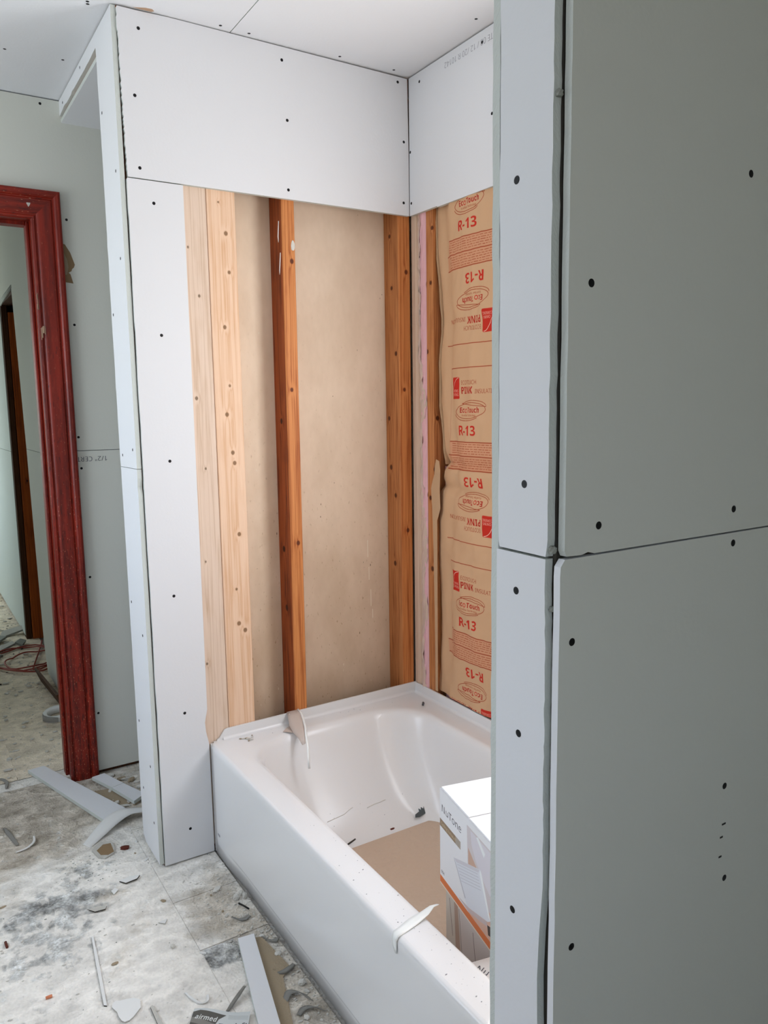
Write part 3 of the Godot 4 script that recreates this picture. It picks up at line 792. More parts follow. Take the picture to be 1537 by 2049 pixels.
func near_wall() -> void:
	var t := thing("wall_near", "grey partition end in the foreground, end cap and face not yet taped", "wall", Vector3.ZERO, "", "structure")
	var U := Vector3(0, 0, 1); var Y := Vector3(0, 1, 0); var X := Vector3(1, 0, 0)
	var yj := 1.2155
	# end cap boards (face -x): clipped corners at the seam, torn edge towards the camera
	var poly := PackedVector2Array([Vector2(1.535, yj + 0.0015), Vector2(1.6105, yj + 0.0008), Vector2(1.6125, yj + 0.012)])
	poly.append_array(torn(Vector2(1.6133, yj + 0.02), Vector2(1.6135, H - 0.003), 0.02, 0.0008))
	poly.append(Vector2(1.6135, H - 0.003))
	poly.append_array(torn(Vector2(1.5325, H - 0.003), Vector2(1.5330, yj + 0.02), 0.03, 0.0008))
	poly.append(Vector2(1.5330, yj + 0.008))
	var cu := part("drywall_panel", slab(poly, Vector3(XL, 0, 0), U, Y, 0.0108, M.paper, M.gypsum), null, t)
	for q in [[1.560, 1.618], [1.576, 1.293], [1.57, 1.95], [1.565, 2.3]]:
		screw(cu, Vector3(XL, q[1], q[0]), Vector3(-1, 0, 0))
	poly = PackedVector2Array([Vector2(1.530, yj - 0.0015), Vector2(1.530, 0.01), Vector2(1.613, 0.01), Vector2(1.613, 0.55), Vector2(1.6065, 0.66), Vector2(1.6055, 0.71), Vector2(1.608, 0.77)])
	poly.append_array(torn(Vector2(1.6128, 0.83), Vector2(1.6105, 1.19), 0.012, 0.0012))
	poly.append(Vector2(1.6105, yj - 0.002))
	var cl := part("drywall_panel", slab(poly, Vector3(XL, 0, 0), U, Y, 0.0108, M.paper, M.gypsum), null, t)
	for q in [[1.564, 1.170], [1.570, 1.001], [1.562, 0.774], [1.56, 0.4]]:
		screw(cl, Vector3(XL, q[1], q[0]), Vector3(-1, 0, 0))
	# grey face boards
	poly = PackedVector2Array([Vector2(0.765, yj + 0.001), Vector2(0.765, H - 0.003), Vector2(-0.1462, H - 0.003)])
	poly.append_array(torn(Vector2(-0.1462, H - 0.01), Vector2(-0.1458, yj + 0.02), 0.04, 0.0006))
	poly.append_array(PackedVector2Array([Vector2(-0.1455, yj + 0.008), Vector2(-0.1425, yj + 0.002), Vector2(-0.12, yj + 0.0012), Vector2(-0.11, yj + 0.0035), Vector2(-0.10, yj + 0.001)]))
	var gu := part("drywall_panel", slab(poly, Vector3(0, 0, ZG), X, Y, 0.0095, M.paper_grey, M.gypsum), null, t)
	for q in [[0.155, 1.651], [-0.113, 1.505], [0.151, 1.245], [-0.094, 1.247], [0.16, 2.05], [-0.11, 1.9], [0.55, 1.6], [0.55, 1.25]]:
		screw(gu, Vector3(q[0], q[1], ZG), Vector3(0, 0, 1))
	poly = PackedVector2Array([Vector2(-0.1525, 0.01), Vector2(0.765, 0.01), Vector2(0.765, yj - 0.0012), Vector2(-0.1445, yj - 0.0012), Vector2(-0.1508, yj - 0.009)])
	poly.append_array(torn(Vector2(-0.1515, yj - 0.02), Vector2(-0.1525, 0.02), 0.05, 0.0005))
	var gl := part("drywall_panel", slab(poly, Vector3(0, 0, ZG), X, Y, 0.0095, M.paper_grey, M.paper), null, t)
	for q in [[0.153, 1.201], [-0.132, 1.121], [0.159, 0.870], [0.168, 0.734], [-0.124, 0.752], [0.17, 0.45], [0.55, 1.1], [0.55, 0.7]]:
		screw(gl, Vector3(q[0], q[1], ZG), Vector3(0, 0, 1))
	for q in [[0.161, 0.815, 0.004], [0.157, 0.797, 0.003], [0.156, 0.769, 0.003]]:
		part("scratch", box(Vector3(q[0] - q[2], q[1] - 0.0012, ZG - 0.0002), Vector3(q[0] + q[2], q[1] + 0.0012, ZG + 0.0004)), M.screw, gl)
	# tub-side board, its raw edge showing as a pale strip
	poly = PackedVector2Array([Vector2(0.765, 2.007), Vector2(0.765, H - 0.004)])
	poly.append_array(torn(Vector2(-0.1562, H - 0.004), Vector2(-0.1562, 0.40), 0.03, 0.0008))
	poly.append_array(PackedVector2Array([Vector2(-0.1562, 0.40), Vector2(-0.002, 0.40), Vector2(-0.002, 2.007)]))
	part("drywall_panel", slab(poly, Vector3(0, 0, 1.5313), X, Y, 0.0118, M.paper, M.gypsum), null, t)
	# framing
	part("stud", box(Vector3(-0.1445, 0.02, 1.5325), Vector3(-0.107, H - 0.002, 1.6125), 0.002), M.dust_and_shade_dark, t)  # wood coloured dark grey to stand in for shade in the gap
	for x in [0.26, 0.62]:
		part("stud", box(Vector3(x, 0.02, 1.5325), Vector3(x + 0.038, H - 0.002, 1.6125), 0.002), M.old_wood_2, t)
	part("backing_board", box(Vector3(-0.106, 0.0, 1.56), Vector3(0.765, H, 1.58)), M.board, t)
	part("sill_plate", box(Vector3(-0.1445, 0, 1.5325), Vector3(0.765, 0.02, 1.6125), 0.002), M.old_wood, t)
	# dried lumps in the corner joint
	for q in [[-0.1515, 1.685, 1.6155, 0.005], [-0.1505, 1.22, 1.6145, 0.006], [-0.149, 1.155, 1.613, 0.004]]:
		part("plaster_lump", lump(Vector3(q[3], q[3] * 1.4, q[3] * 0.9), int(q[1] * 100)), M.gypsum_dusty, t, Vector3(q[0], q[1], q[2]))

func back_wall() -> void:
	var t := thing("wall_back", "grey-white drywalled wall with the red door frame", "wall", Vector3.ZERO, "", "structure")
	var X := Vector3(1, 0, 0); var Y := Vector3(0, 1, 0)
	var o := Vector3(0, 0, ZB)
	var dl := -1.06; var dr := -0.287; var dh := 2.04; var yj := 1.2397
	var up := part("drywall_panel", slab(PackedVector2Array([Vector2(dr, yj + 0.0013), Vector2(XW, yj + 0.0013), Vector2(XW, H - 0.004), Vector2(-1.7, H - 0.004), Vector2(-1.7, yj + 0.001), Vector2(dl, yj + 0.001), Vector2(dl, dh), Vector2(dr, dh)]), o, X, Y, 0.0127, M.paper_grey, M.gypsum), null, t)
	var low := part("drywall_panel", slab(PackedVector2Array([Vector2(dr, 0.016), Vector2(XW, 0.012), Vector2(XW, yj - 0.0013), Vector2(dr, yj - 0.0013)]), o, X, Y, 0.0127, M.paper_grey, M.gypsum), null, t)
	part("drywall_panel", slab(rect(-1.7, 0.012, dl, yj - 0.001), o, X, Y, 0.0127, M.paper_grey, M.gypsum), null, t)
	for q in [[-0.233, 2.418], [-0.173, 2.046], [-0.17, 1.687], [-0.182, 1.289], [-0.4, 2.42], [0.2, 2.1], [0.2, 1.6]]:
		screw(up, Vector3(q[0], q[1], ZB), Vector3(0, 0, 1))
	for q in [[-0.179, 1.176], [-0.175, 0.771], [-0.178, 0.243], [0.2, 1.17], [0.2, 0.7]]:
		screw(low, Vector3(q[0], q[1], ZB), Vector3(0, 0, 1))
	lettering("1/2\" CERTAIN", low, Vector3(-0.087, 1.2175, ZB), Vector3(-1, 0, 0), Vector3(0, -1, 0), 0.017, M.ink, 0.145)
	# brown paper where the facing tore beside the frame
	part("torn_paper", slab(PackedVector2Array([Vector2(-0.197, 1.965), Vector2(-0.184, 1.962), Vector2(-0.168, 1.935), Vector2(-0.155, 1.895), Vector2(-0.159, 1.885), Vector2(-0.165, 1.88), Vector2(-0.168, 1.872), Vector2(-0.178, 1.866), Vector2(-0.172, 1.862), Vector2(-0.164, 1.83), Vector2(-0.20, 1.834)]), o + Vector3(0, 0, 0.0006), X, Y, 0.0006, M.brown_paper, M.gypsum), null, up)
	part("torn_paper", slab(PackedVector2Array([Vector2(-0.2, 1.94), Vector2(-0.188, 1.93), Vector2(-0.18, 1.91), Vector2(-0.177, 1.885), Vector2(-0.183, 1.86), Vector2(-0.2, 1.855)]), o + Vector3(0, 0, 0.0011), X, Y, 0.0005, M.beige, M.gypsum), null, up)
	# framing and the far face of the wall
	part("bottom_plate", box(Vector3(dr + 0.01, -0.001, ZB - 0.11), Vector3(XW, 0.02, ZB - 0.0135)), M.dark_wood, t)
	part("wall_core", box(Vector3(dr + 0.012, 0.02, ZB - 0.12), Vector3(XW, H, ZB - 0.0135)), M.paper, t)
	part("wall_core", box(Vector3(-1.7, 0.0, ZB - 0.12), Vector3(dl - 0.012, H, ZB - 0.0135)), M.paper, t)
	part("wall_core", box(Vector3(dl - 0.012, dh + 0.012, ZB - 0.12), Vector3(dr + 0.012, H, ZB - 0.0135)), M.paper, t)
	# lowered closet ceiling behind the partition
	var cc := part("drywall_panel", slab(rect(XL - 0.012, ZB, XW, -0.1175), Vector3(0, 2.3665, 0), X, Vector3(0, 0, 1), 0.0127, M.paper, M.gypsum), null, t)
	screw(cc, Vector3(-0.065, 2.3665, -0.62), Vector3(0, -1, 0))
	screw(cc, Vector3(-0.10, 2.3665, -0.36), Vector3(0, -1, 0))
	screw(cc, Vector3(0.2, 2.3665, -0.5), Vector3(0, -1, 0))
	part("closet_header", box(Vector3(XL, 2.3795, ZB), Vector3(XL + 0.04, H, -0.118)), M.old_wood, t)
	# door frame
	var d := thing("door_1", "dark red painted door frame with chipped gloss, no door in it", "door frame", Vector3.ZERO, "", "structure")
	var prof := PackedVector2Array([Vector2(0.0, 0.0), Vector2(0.0, 0.010), Vector2(0.004, 0.0145), Vector2(0.010, 0.0155), Vector2(0.014, 0.012), Vector2(0.018, 0.0115), Vector2(0.022, 0.0145), Vector2(0.026, 0.016), Vector2(0.060, 0.0185), Vector2(0.066, 0.0185), Vector2(0.070, 0.0155), Vector2(0.073, 0.0155), Vector2(0.076, 0.0205), Vector2(0.081, 0.025), Vector2(0.090, 0.026), Vector2(0.096, 0.024), Vector2(0.0985, 0.019), Vector2(0.0985, 0.0)])
	var leg := begin(); var leg2 := begin(); var head := begin()
	var xi := -0.2915; var yi := 2.033; var xl := -1.055
	for i in prof.size() - 1:
		var p := prof[i]; var q := prof[i + 1]
		var n2 := Vector2(-(q.y - p.y), q.x - p.x).normalized()
		quad(leg, Vector3(xi + p.x, -0.002, ZB + p.y), Vector3(xi + q.x, -0.002, ZB + q.y), Vector3(xi + q.x, yi + q.x, ZB + q.y), Vector3(xi + p.x, yi + p.x, ZB + p.y), Vector3(n2.x, 0, n2.y), Vector2(p.x, 0), Vector2(q.x, 0), Vector2(q.x, yi), Vector2(p.x, yi))
		quad(leg2, Vector3(xl - p.x, -0.002, ZB + p.y), Vector3(xl - q.x, -0.002, ZB + q.y), Vector3(xl - q.x, yi + q.x, ZB + q.y), Vector3(xl - p.x, yi + p.x, ZB + p.y), Vector3(-n2.x, 0, n2.y), Vector2(p.x, 0), Vector2(q.x, 0), Vector2(q.x, yi), Vector2(p.x, yi))
		quad(head, Vector3(xl - p.x, yi + p.x, ZB + p.y), Vector3(xi + p.x, yi + p.x, ZB + p.y), Vector3(xi + q.x, yi + q.x, ZB + q.y), Vector3(xl - q.x, yi + q.x, ZB + q.y), Vector3(0, n2.x, n2.y), Vector2(p.x, 0.3), Vector2(p.x, 1.06), Vector2(q.x, 1.06), Vector2(q.x, 0.3))
	part("casing_leg", leg.commit(), M.red, d)
	part("casing_leg", leg2.commit(), M.red, d)
	part("casing_head", head.commit(), M.red, d)
	for s in [[dr - 0.0005, dr + 0.0125], [dl - 0.0125, dl + 0.0005]]:
		part("jamb", box(Vector3(s[0], 0.0, ZB - 0.122), Vector3(s[1], dh + 0.012, ZB + 0.004), 0.002), M.red, d)
	part("head_jamb", box(Vector3(dl, dh - 0.002, ZB - 0.122), Vector3(dr, dh + 0.0115, ZB + 0.004), 0.002), M.red, d)
	part("door_stop", box(Vector3(dr - 0.012, 0.0, ZB - 0.105), Vector3(dr - 0.0005, dh, ZB - 0.060), 0.003), M.red, d)
	part("door_stop", box(Vector3(dl + 0.0005, 0.0, ZB - 0.105), Vector3(dl + 0.012, dh, ZB - 0.060), 0.003), M.red, d)
	part("door_stop", box(Vector3(dl + 0.012, dh - 0.014, ZB - 0.105), Vector3(dr - 0.012, dh - 0.002, ZB - 0.060), 0.003), M.red, d)
	# bare spots in the paint
	var cream = M.kraft_back
	part("paint_chip", slab(PackedVector2Array([Vector2(-0.302, 2.083), Vector2(-0.295, 2.091), Vector2(-0.287, 2.09), Vector2(-0.291, 2.078), Vector2(-0.296, 2.071)]), Vector3(0, 0, ZB + 0.0179), X, Y, 0.0003, M.chip, M.chip), null, d)
	part("paint_chip", slab(PackedVector2Array([Vector2(-0.299, 2.097), Vector2(-0.288, 2.102), Vector2(-0.285, 2.094), Vector2(-0.29, 2.093)]), Vector3(0, 0, ZB + 0.0181), X, Y, 0.0003, cream, cream), null, d)
	for q in [[-0.2885, 1.775, 0.0016, 0.008], [-0.2885, 1.742, 0.002, 0.009], [-0.2878, 1.76, 0.0007, 0.028], [-0.280, 1.655, 0.0012, 0.018], [-0.276, 1.665, 0.002, 0.012], [-0.271, 1.663, 0.0009, 0.014], [-0.2835, 1.650, 0.0008, 0.02]]:
		part("paint_chip", box(Vector3(q[0] - q[2], q[1] - q[3], ZB + 0.0145), Vector3(q[0] + q[2], q[1] + q[3], ZB + 0.0166)), cream, d)

func hall() -> void:
	var t := thing("wall_hall", "grey drywalled wall beyond the red door frame with a rough doorway", "wall", Vector3.ZERO, "", "structure")
	var U := Vector3(0, 0, 1); var Y := Vector3(0, 1, 0)
	var o := Vector3(-0.168, 0, 0)
	var yj := 1.191
	part("drywall_panel", slab(PackedVector2Array([Vector2(-0.874, yj + 0.001), Vector2(-0.874, H - 0.003), Vector2(-5.2, H - 0.003), Vector2(-5.2, 2.012), Vector2(-2.86, 2.012), Vector2(-2.33, 2.03), Vector2(-2.22, yj + 0.001)]), o, U, Y, 0.0127, M.paper_grey, M.gypsum), null, t)
	part("drywall_panel", slab(PackedVector2Array([Vector2(-0.874, 0.03), Vector2(-0.874, yj - 0.001), Vector2(-2.22, yj - 0.001), Vector2(-2.12, 0.17), Vector2(-2.06, 0.02)]), o, U, Y, 0.0127, M.paper_grey, M.gypsum), null, t)
	part("drywall_panel", slab(PackedVector2Array([Vector2(-2.885, 0.02), Vector2(-2.885, 1.15), Vector2(-5.2, 1.15), Vector2(-5.2, 0.02)]), o, U, Y, 0.0127, M.pale_green, M.gypsum_dusty), null, t)
	part("drywall_panel", slab(PackedVector2Array([Vector2(-2.885, 1.152), Vector2(-2.885, 2.009), Vector2(-5.2, 2.009), Vector2(-5.2, 1.152)]), o, U, Y, 0.0127, M.pale_green, M.gypsum_dusty), null, t)
	part("stud", box(Vector3(-0.131, 0.0, -2.93), Vector3(-0.04, 1.96, -2.84), 0.003), M.orange_wood, t).set_meta("label", "orange stained jamb board")
	part("stud", box(Vector3(-0.165, 0.0, -2.95), Vector3(-0.133, 2.0, -2.855), 0.003), M.dark_wood, t).set_meta("label", "dark bare stud")
	part("door_header", box(Vector3(-0.1625, 2.0, -2.86), Vector3(-0.04, 2.06, -2.2), 0.003), M.dark_wood, t)
	part("broken_edge", ribbon([Vector3(-0.166, 2.033, -2.32), Vector3(-0.166, 2.022, -2.6), Vector3(-0.166, 2.008, -2.86)], [Vector3(0, 0.008, 0), Vector3(0, 0.012, 0), Vector3(0, 0.014, 0)], 0.008), M.gypsum, t)
	# the room behind that doorway and the rest of the hall, closed
	part("wall_core", box(Vector3(-0.04, 0, -5.3), Vector3(0.08, H, -0.873)), M.dark_wood, t)
	var hl := thing("wall_hall_left", "far left wall of the hall with a window", "wall", Vector3.ZERO, "", "structure")
	pierced(hl, M.pale_green, -1.62, -1.5, -5.3, -0.873, -5.0, -3.8, 0.75, 2.05)
	window("window_3", "window in the left wall of the hall", -1.6, -1.52, -5.0, -3.8, 0.75, 2.05)
	var he := thing("wall_hall_end", "end wall of the hall", "wall", Vector3.ZERO, "", "structure")
	part("wall_section", box(Vector3(-1.62, 0, -5.32), Vector3(0.08, H, -5.2)), M.pale_green, he)
	# dark baseboard that has come off the wall
	var bb := single("loose_baseboard", box(Vector3(-0.006, 0.0, -0.24), Vector3(0.006, 0.075, 0.24), 0.002), M.dark_wood, "dark loose baseboard leaning at the foot of the hall wall", "baseboard", Vector3(-0.193, 0.001, -1.78))
	bb.rotation = Vector3(0, 0.06, 0.35)

# paper-faced batt between two studs: rows of y, columns of z
func batt_sheet(y0: float, y1: float, zl: Callable, zr: float, seed_: int, fold: Callable) -> ArrayMesh:
	var n := FastNoiseLite.new(); n.seed = seed_; n.frequency = 9.0; n.fractal_octaves = 3
	var rows := []
	var ny := 110; var nz := 30
	for j in ny + 1:
		var y := y1 + (y0 - y1) * j / ny
		var row := []
		var a: float = zl.call(y)
		for i in nz + 1:
			var s := float(i) / nz
			var z := lerpf(a, zr, s)
			var x := 0.806 - 0.035 * pow(sin(PI * clampf(s * 0.94 + 0.03, 0, 1)), 0.55)
			x += 0.009 * n.get_noise_3d(y * 0.8, z * 1.6, 1.0) * smoothstep(0.0, 0.2, s) + 0.006 * n.get_noise_3d(y * 0.5, z * 5.0, 7.0) * (1.0 - s)
			x += fold.call(y, s)
			row.append(Vector3(maxf(x, 0.7665), y, z))
		rows.append(row)
	return grid(rows, false, func(p: Vector3): return Vector2((p.z - 0.10) / 0.4125, (2.05 - p.y) / 1.65))

func upper_edge(y: float) -> float:
	var t := [[2.3, 0.113], [1.995, 0.1135], [1.89, 0.118], [1.753, 0.132], [1.658, 0.147], [1.58, 0.138], [1.499, 0.130], [1.40, 0.131], [1.314, 0.143], [1.237, 0.154], [1.19, 0.166], [1.1, 0.166]]
	for i in t.size() - 1:
		if y > t[i + 1][0]:
			return lerpf(t[i + 1][1], t[i][1], (y - t[i + 1][0]) / (t[i][0] - t[i + 1][0]))
	return 0.166

func exterior_wall() -> void:
	var t := thing("wall_exterior", "exterior wall of the alcove, open studs with insulation below a drywall header", "wall", Vector3.ZERO, "", "structure")
	var U := Vector3(0, 0, 1); var Y := Vector3(0, 1, 0)
	pierced(t, M.board, 0.867, 0.97, -1.0, 3.12, 0.62, 1.38, 1.0, 1.95)
	var poly := PackedVector2Array([Vector2(0.0015, 2.007), Vector2(0.155, 2.0065), Vector2(0.1555, 2.0035), Vector2(0.30, 2.003), Vector2(1.519, 2.002), Vector2(1.519, H - 0.003), Vector2(0.003, H - 0.005)])
	var h := part("drywall_panel", slab(poly, Vector3(XW, 0, 0), U, Y, 0.0125, M.paper, M.gypsum), null, t)
	for q in [[0.063, 2.406], [0.008, 2.207], [0.011, 2.046], [0.376, 2.405], [0.42, 2.2], [0.5, 2.04]]:
		screw(h, Vector3(XW, q[1], q[0]), Vector3(-1, 0, 0))
	lettering("FIRELITE 08 / 12 /20 R 10142", h, Vector3(XW, 2.4135, 0.485), Vector3(0, 0, -1), Vector3(0, -1, 0), 0.0165, M.ink_pale, 0.288)
	part("drywall_panel", slab(rect(1.628, 0.012, 3.0, H - 0.003), Vector3(XW, 0, 0), U, Y, 0.0125, M.paper_grey, M.gypsum), null, t)
	part("drywall_panel", slab(rect(ZB + 0.001, 0.012, -0.118, 2.366), Vector3(XW + 0.006, 0, 0), U, Y, 0.0125, M.paper, M.gypsum), null, t)
	var yt := H - 0.041
	var st := begin()
	# corner stud with a rounded, waney edge
	var ring := [Vector2(0.867, -0.0115), Vector2(0.7795, -0.0115), Vector2(0.7780, -0.010), Vector2(0.7778, 0.006), Vector2(0.7782, 0.012), Vector2(0.7790, 0.0145), Vector2(0.7800, 0.017), Vector2(0.7805, 0.034), Vector2(0.783, 0.0365), Vector2(0.867, 0.0365)]
	for i in ring.size() - 1:
		var p: Vector2 = ring[i]; var q: Vector2 = ring[i + 1]
		var d := (q - p).normalized()
		var n := Vector3(-d.y, 0, d.x)
		quad(st, Vector3(p.x, 0.02, p.y), Vector3(q.x, 0.02, q.y), Vector3(q.x, yt, q.y), Vector3(p.x, yt, p.y), n, Vector2(i * 0.01, 0.02), Vector2(i * 0.01 + 0.01, 0.02), Vector2(i * 0.01 + 0.01, yt), Vector2(i * 0.01, yt))
	part("stud", st.commit(), M.corner_wood, t).set_meta("label", "pinkish white stud in the corner")
	part("stud", box(Vector3(0.778, 0.02, 0.0735), Vector3(0.867, yt, 0.1115), 0.002), M.old_wood_2, t).set_meta("label", "orange-brown stud beside the insulation")
	part("stud", box(Vector3(0.778, 0.02, 0.486), Vector3(0.867, yt, 0.524), 0.002), M.old_wood, t)
	for z in [0.582, 1.382, 1.478]:
		part("stud", box(Vector3(0.778, 0.02, z), Vector3(0.867, yt, z + 0.038), 0.002), M.old_wood, t)
	part("window_sill_plate", box(Vector3(0.778, 0.962, 0.6205), Vector3(0.867, 1.0, 1.3815), 0.002), M.old_wood_2, t)
	part("window_header", box(Vector3(0.778, 1.95, 0.6205), Vector3(0.867, 2.09, 1.3815), 0.002), M.old_wood_2, t)
	part("top_plate", box(Vector3(0.778, H - 0.04, -0.0115), Vector3(0.867, H - 0.001, 1.5165), 0.002), M.old_wood, t)
	part("sill_plate", box(Vector3(0.778, 0.0, -0.0115), Vector3(0.867, 0.02, 1.5165), 0.002), M.old_wood, t)
	window("window_1", "double window over the bathtub in the exterior wall", 0.80, 0.866, 0.621, 1.379, 1.001, 1.949)
	# insulation
	var up := thing("insulation_batt", "upper kraft-paper insulation batt with red print, folded over at its lower end", "insulation", Vector3.ZERO, "paper-faced insulation batts")
	part("paper_facing", batt_sheet(1.172, 2.30, upper_edge, 0.484, 3, func(y: float, s: float): return 0.016 * smoothstep(1.24, 1.172, y) - 0.008 * exp(-pow((y - 1.225) / 0.022, 2.0)) * s + 0.012 * exp(-pow((s - 0.16 + (y - 1.7) * 0.12) / 0.05, 2.0))), M.kraft, up)
	var fm := []; var fh := []
	for k in 24:
		var y := 2.28 - 1.09 * k / 23.0
		fm.append(Vector3(0.800 + 0.002 * sin(k * 1.9), y, upper_edge(y) - 0.002)); fh.append(Vector3(0.010, 0, 0.002))
	part("stapling_flange", ribbon(fm, fh, 0.0018), M.kraft_plain, up)
	part("fiberglass", box(Vector3(0.815, 1.19, 0.125), Vector3(0.865, 2.30, 0.484)), M.pink, up)
	var lo := thing("insulation_batt", "lower kraft-paper insulation batt with red print, its flange flared over the stud", "insulation", Vector3.ZERO, "paper-faced insulation batts")
	part("paper_facing", batt_sheet(0.399, 1.196, func(y: float): return 0.150 - 0.032 * smoothstep(1.17, 1.08, y) + 0.006 * sin(y * 12.0), 0.484, 9, func(y: float, s: float): return -0.006 * exp(-pow((y - 1.165) / 0.03, 2.0)) + 0.010 * exp(-pow((y - 1.12 + s * 0.03) / 0.014, 2.0)) * (1.0 - s * 0.4) + 0.010 * exp(-pow((s - 0.2 - (y - 0.7) * 0.1) / 0.06, 2.0)) + 0.016 * smoothstep(1.165, 1.196, y)), M.kraft, lo)
	part("stapling_flange", slab(PackedVector2Array([Vector2(0.098, 1.105), Vector2(0.106, 1.13), Vector2(0.118, 1.155), Vector2(0.12, 1.18), Vector2(0.128, 1.205), Vector2(0.145, 1.2), Vector2(0.150, 1.17), Vector2(0.147, 1.1), Vector2(0.150, 1.04), Vector2(0.132, 1.0), Vector2(0.130, 0.40), Vector2(0.117, 0.40), Vector2(0.116, 0.6), Vector2(0.110, 0.9), Vector2(0.104, 1.04)]), Vector3(0.7745, 0, 0), U, Y, 0.0009, M.kraft_plain, M.kraft_plain), null, lo)
	part("fiberglass", box(Vector3(0.815, 0.03, 0.125), Vector3(0.865, 1.18, 0.484)), M.pink, lo)
	# narrow strip stuffed into the corner
	var ns := thing("insulation_strip", "narrow pink insulation strip with torn brown paper between corner stud and orange stud", "insulation")
	var n := FastNoiseLite.new(); n.seed = 5; n.frequency = 14.0; n.fractal_octaves = 3
	var rows := []; var rows2 := []
	for j in 121:
		var y := 2.25 - 1.95 * j / 120.0
		var row := []; var row2 := []
		var open := clampf(0.5 + 0.9 * n.get_noise_2d(y * 0.35, 3.0) + (0.45 if y > 1.52 else -0.2), 0.0, 1.0)
		for i in 9:
			var s := i / 8.0
			row.append(Vector3(0.7815 - 0.004 * sin(PI * s) + 0.006 * n.get_noise_2d(y * 1.2, s * 0.3), y, 0.037 + 0.036 * s))
		for i in 7:
			var s := i / 6.0
			var zz := 0.033 + (0.004 + 0.034 * (1.0 - open)) * s
			row2.append(Vector3(0.7795 - 0.004 * sin(PI * s) + 0.009 * n.get_noise_2d(y * 1.6, s * 0.5 + 9.0), y, zz))
		rows.append(row); rows2.append(row2)
	part("fiberglass", grid(rows), M.pink, ns)
	part("torn_paper", grid(rows2), mat(Color(0.84, 0.74, 0.68), 0.9, 0.2), ns)

func ring(y: float, x0: float, x1: float, z0: float, z1: float, r: float) -> Array:
	var out := []
	for c in [[x1 - r, z1 - r, 0.0], [x0 + r, z1 - r, PI / 2], [x0 + r, z0 + r, PI], [x1 - r, z0 + r, PI * 1.5]]:
		for i in 13:
			var a: float = c[2] + PI / 2 * i / 12.0
			out.append(Vector3(c[0] + cos(a) * r, y, c[1] + sin(a) * r))
		# along the straight edge to the next corner
		var nx := {0.0: Vector3(x0 + r, y, z1), PI / 2: Vector3(x0, y, z0 + r), PI: Vector3(x1 - r, y, z0), PI * 1.5: Vector3(x1, y, z1 - r)}
		var p: Vector3 = out[-1]
		for i in range(1, 8):
			out.append(p.lerp(nx[c[2]], i / 8.0))
	return out

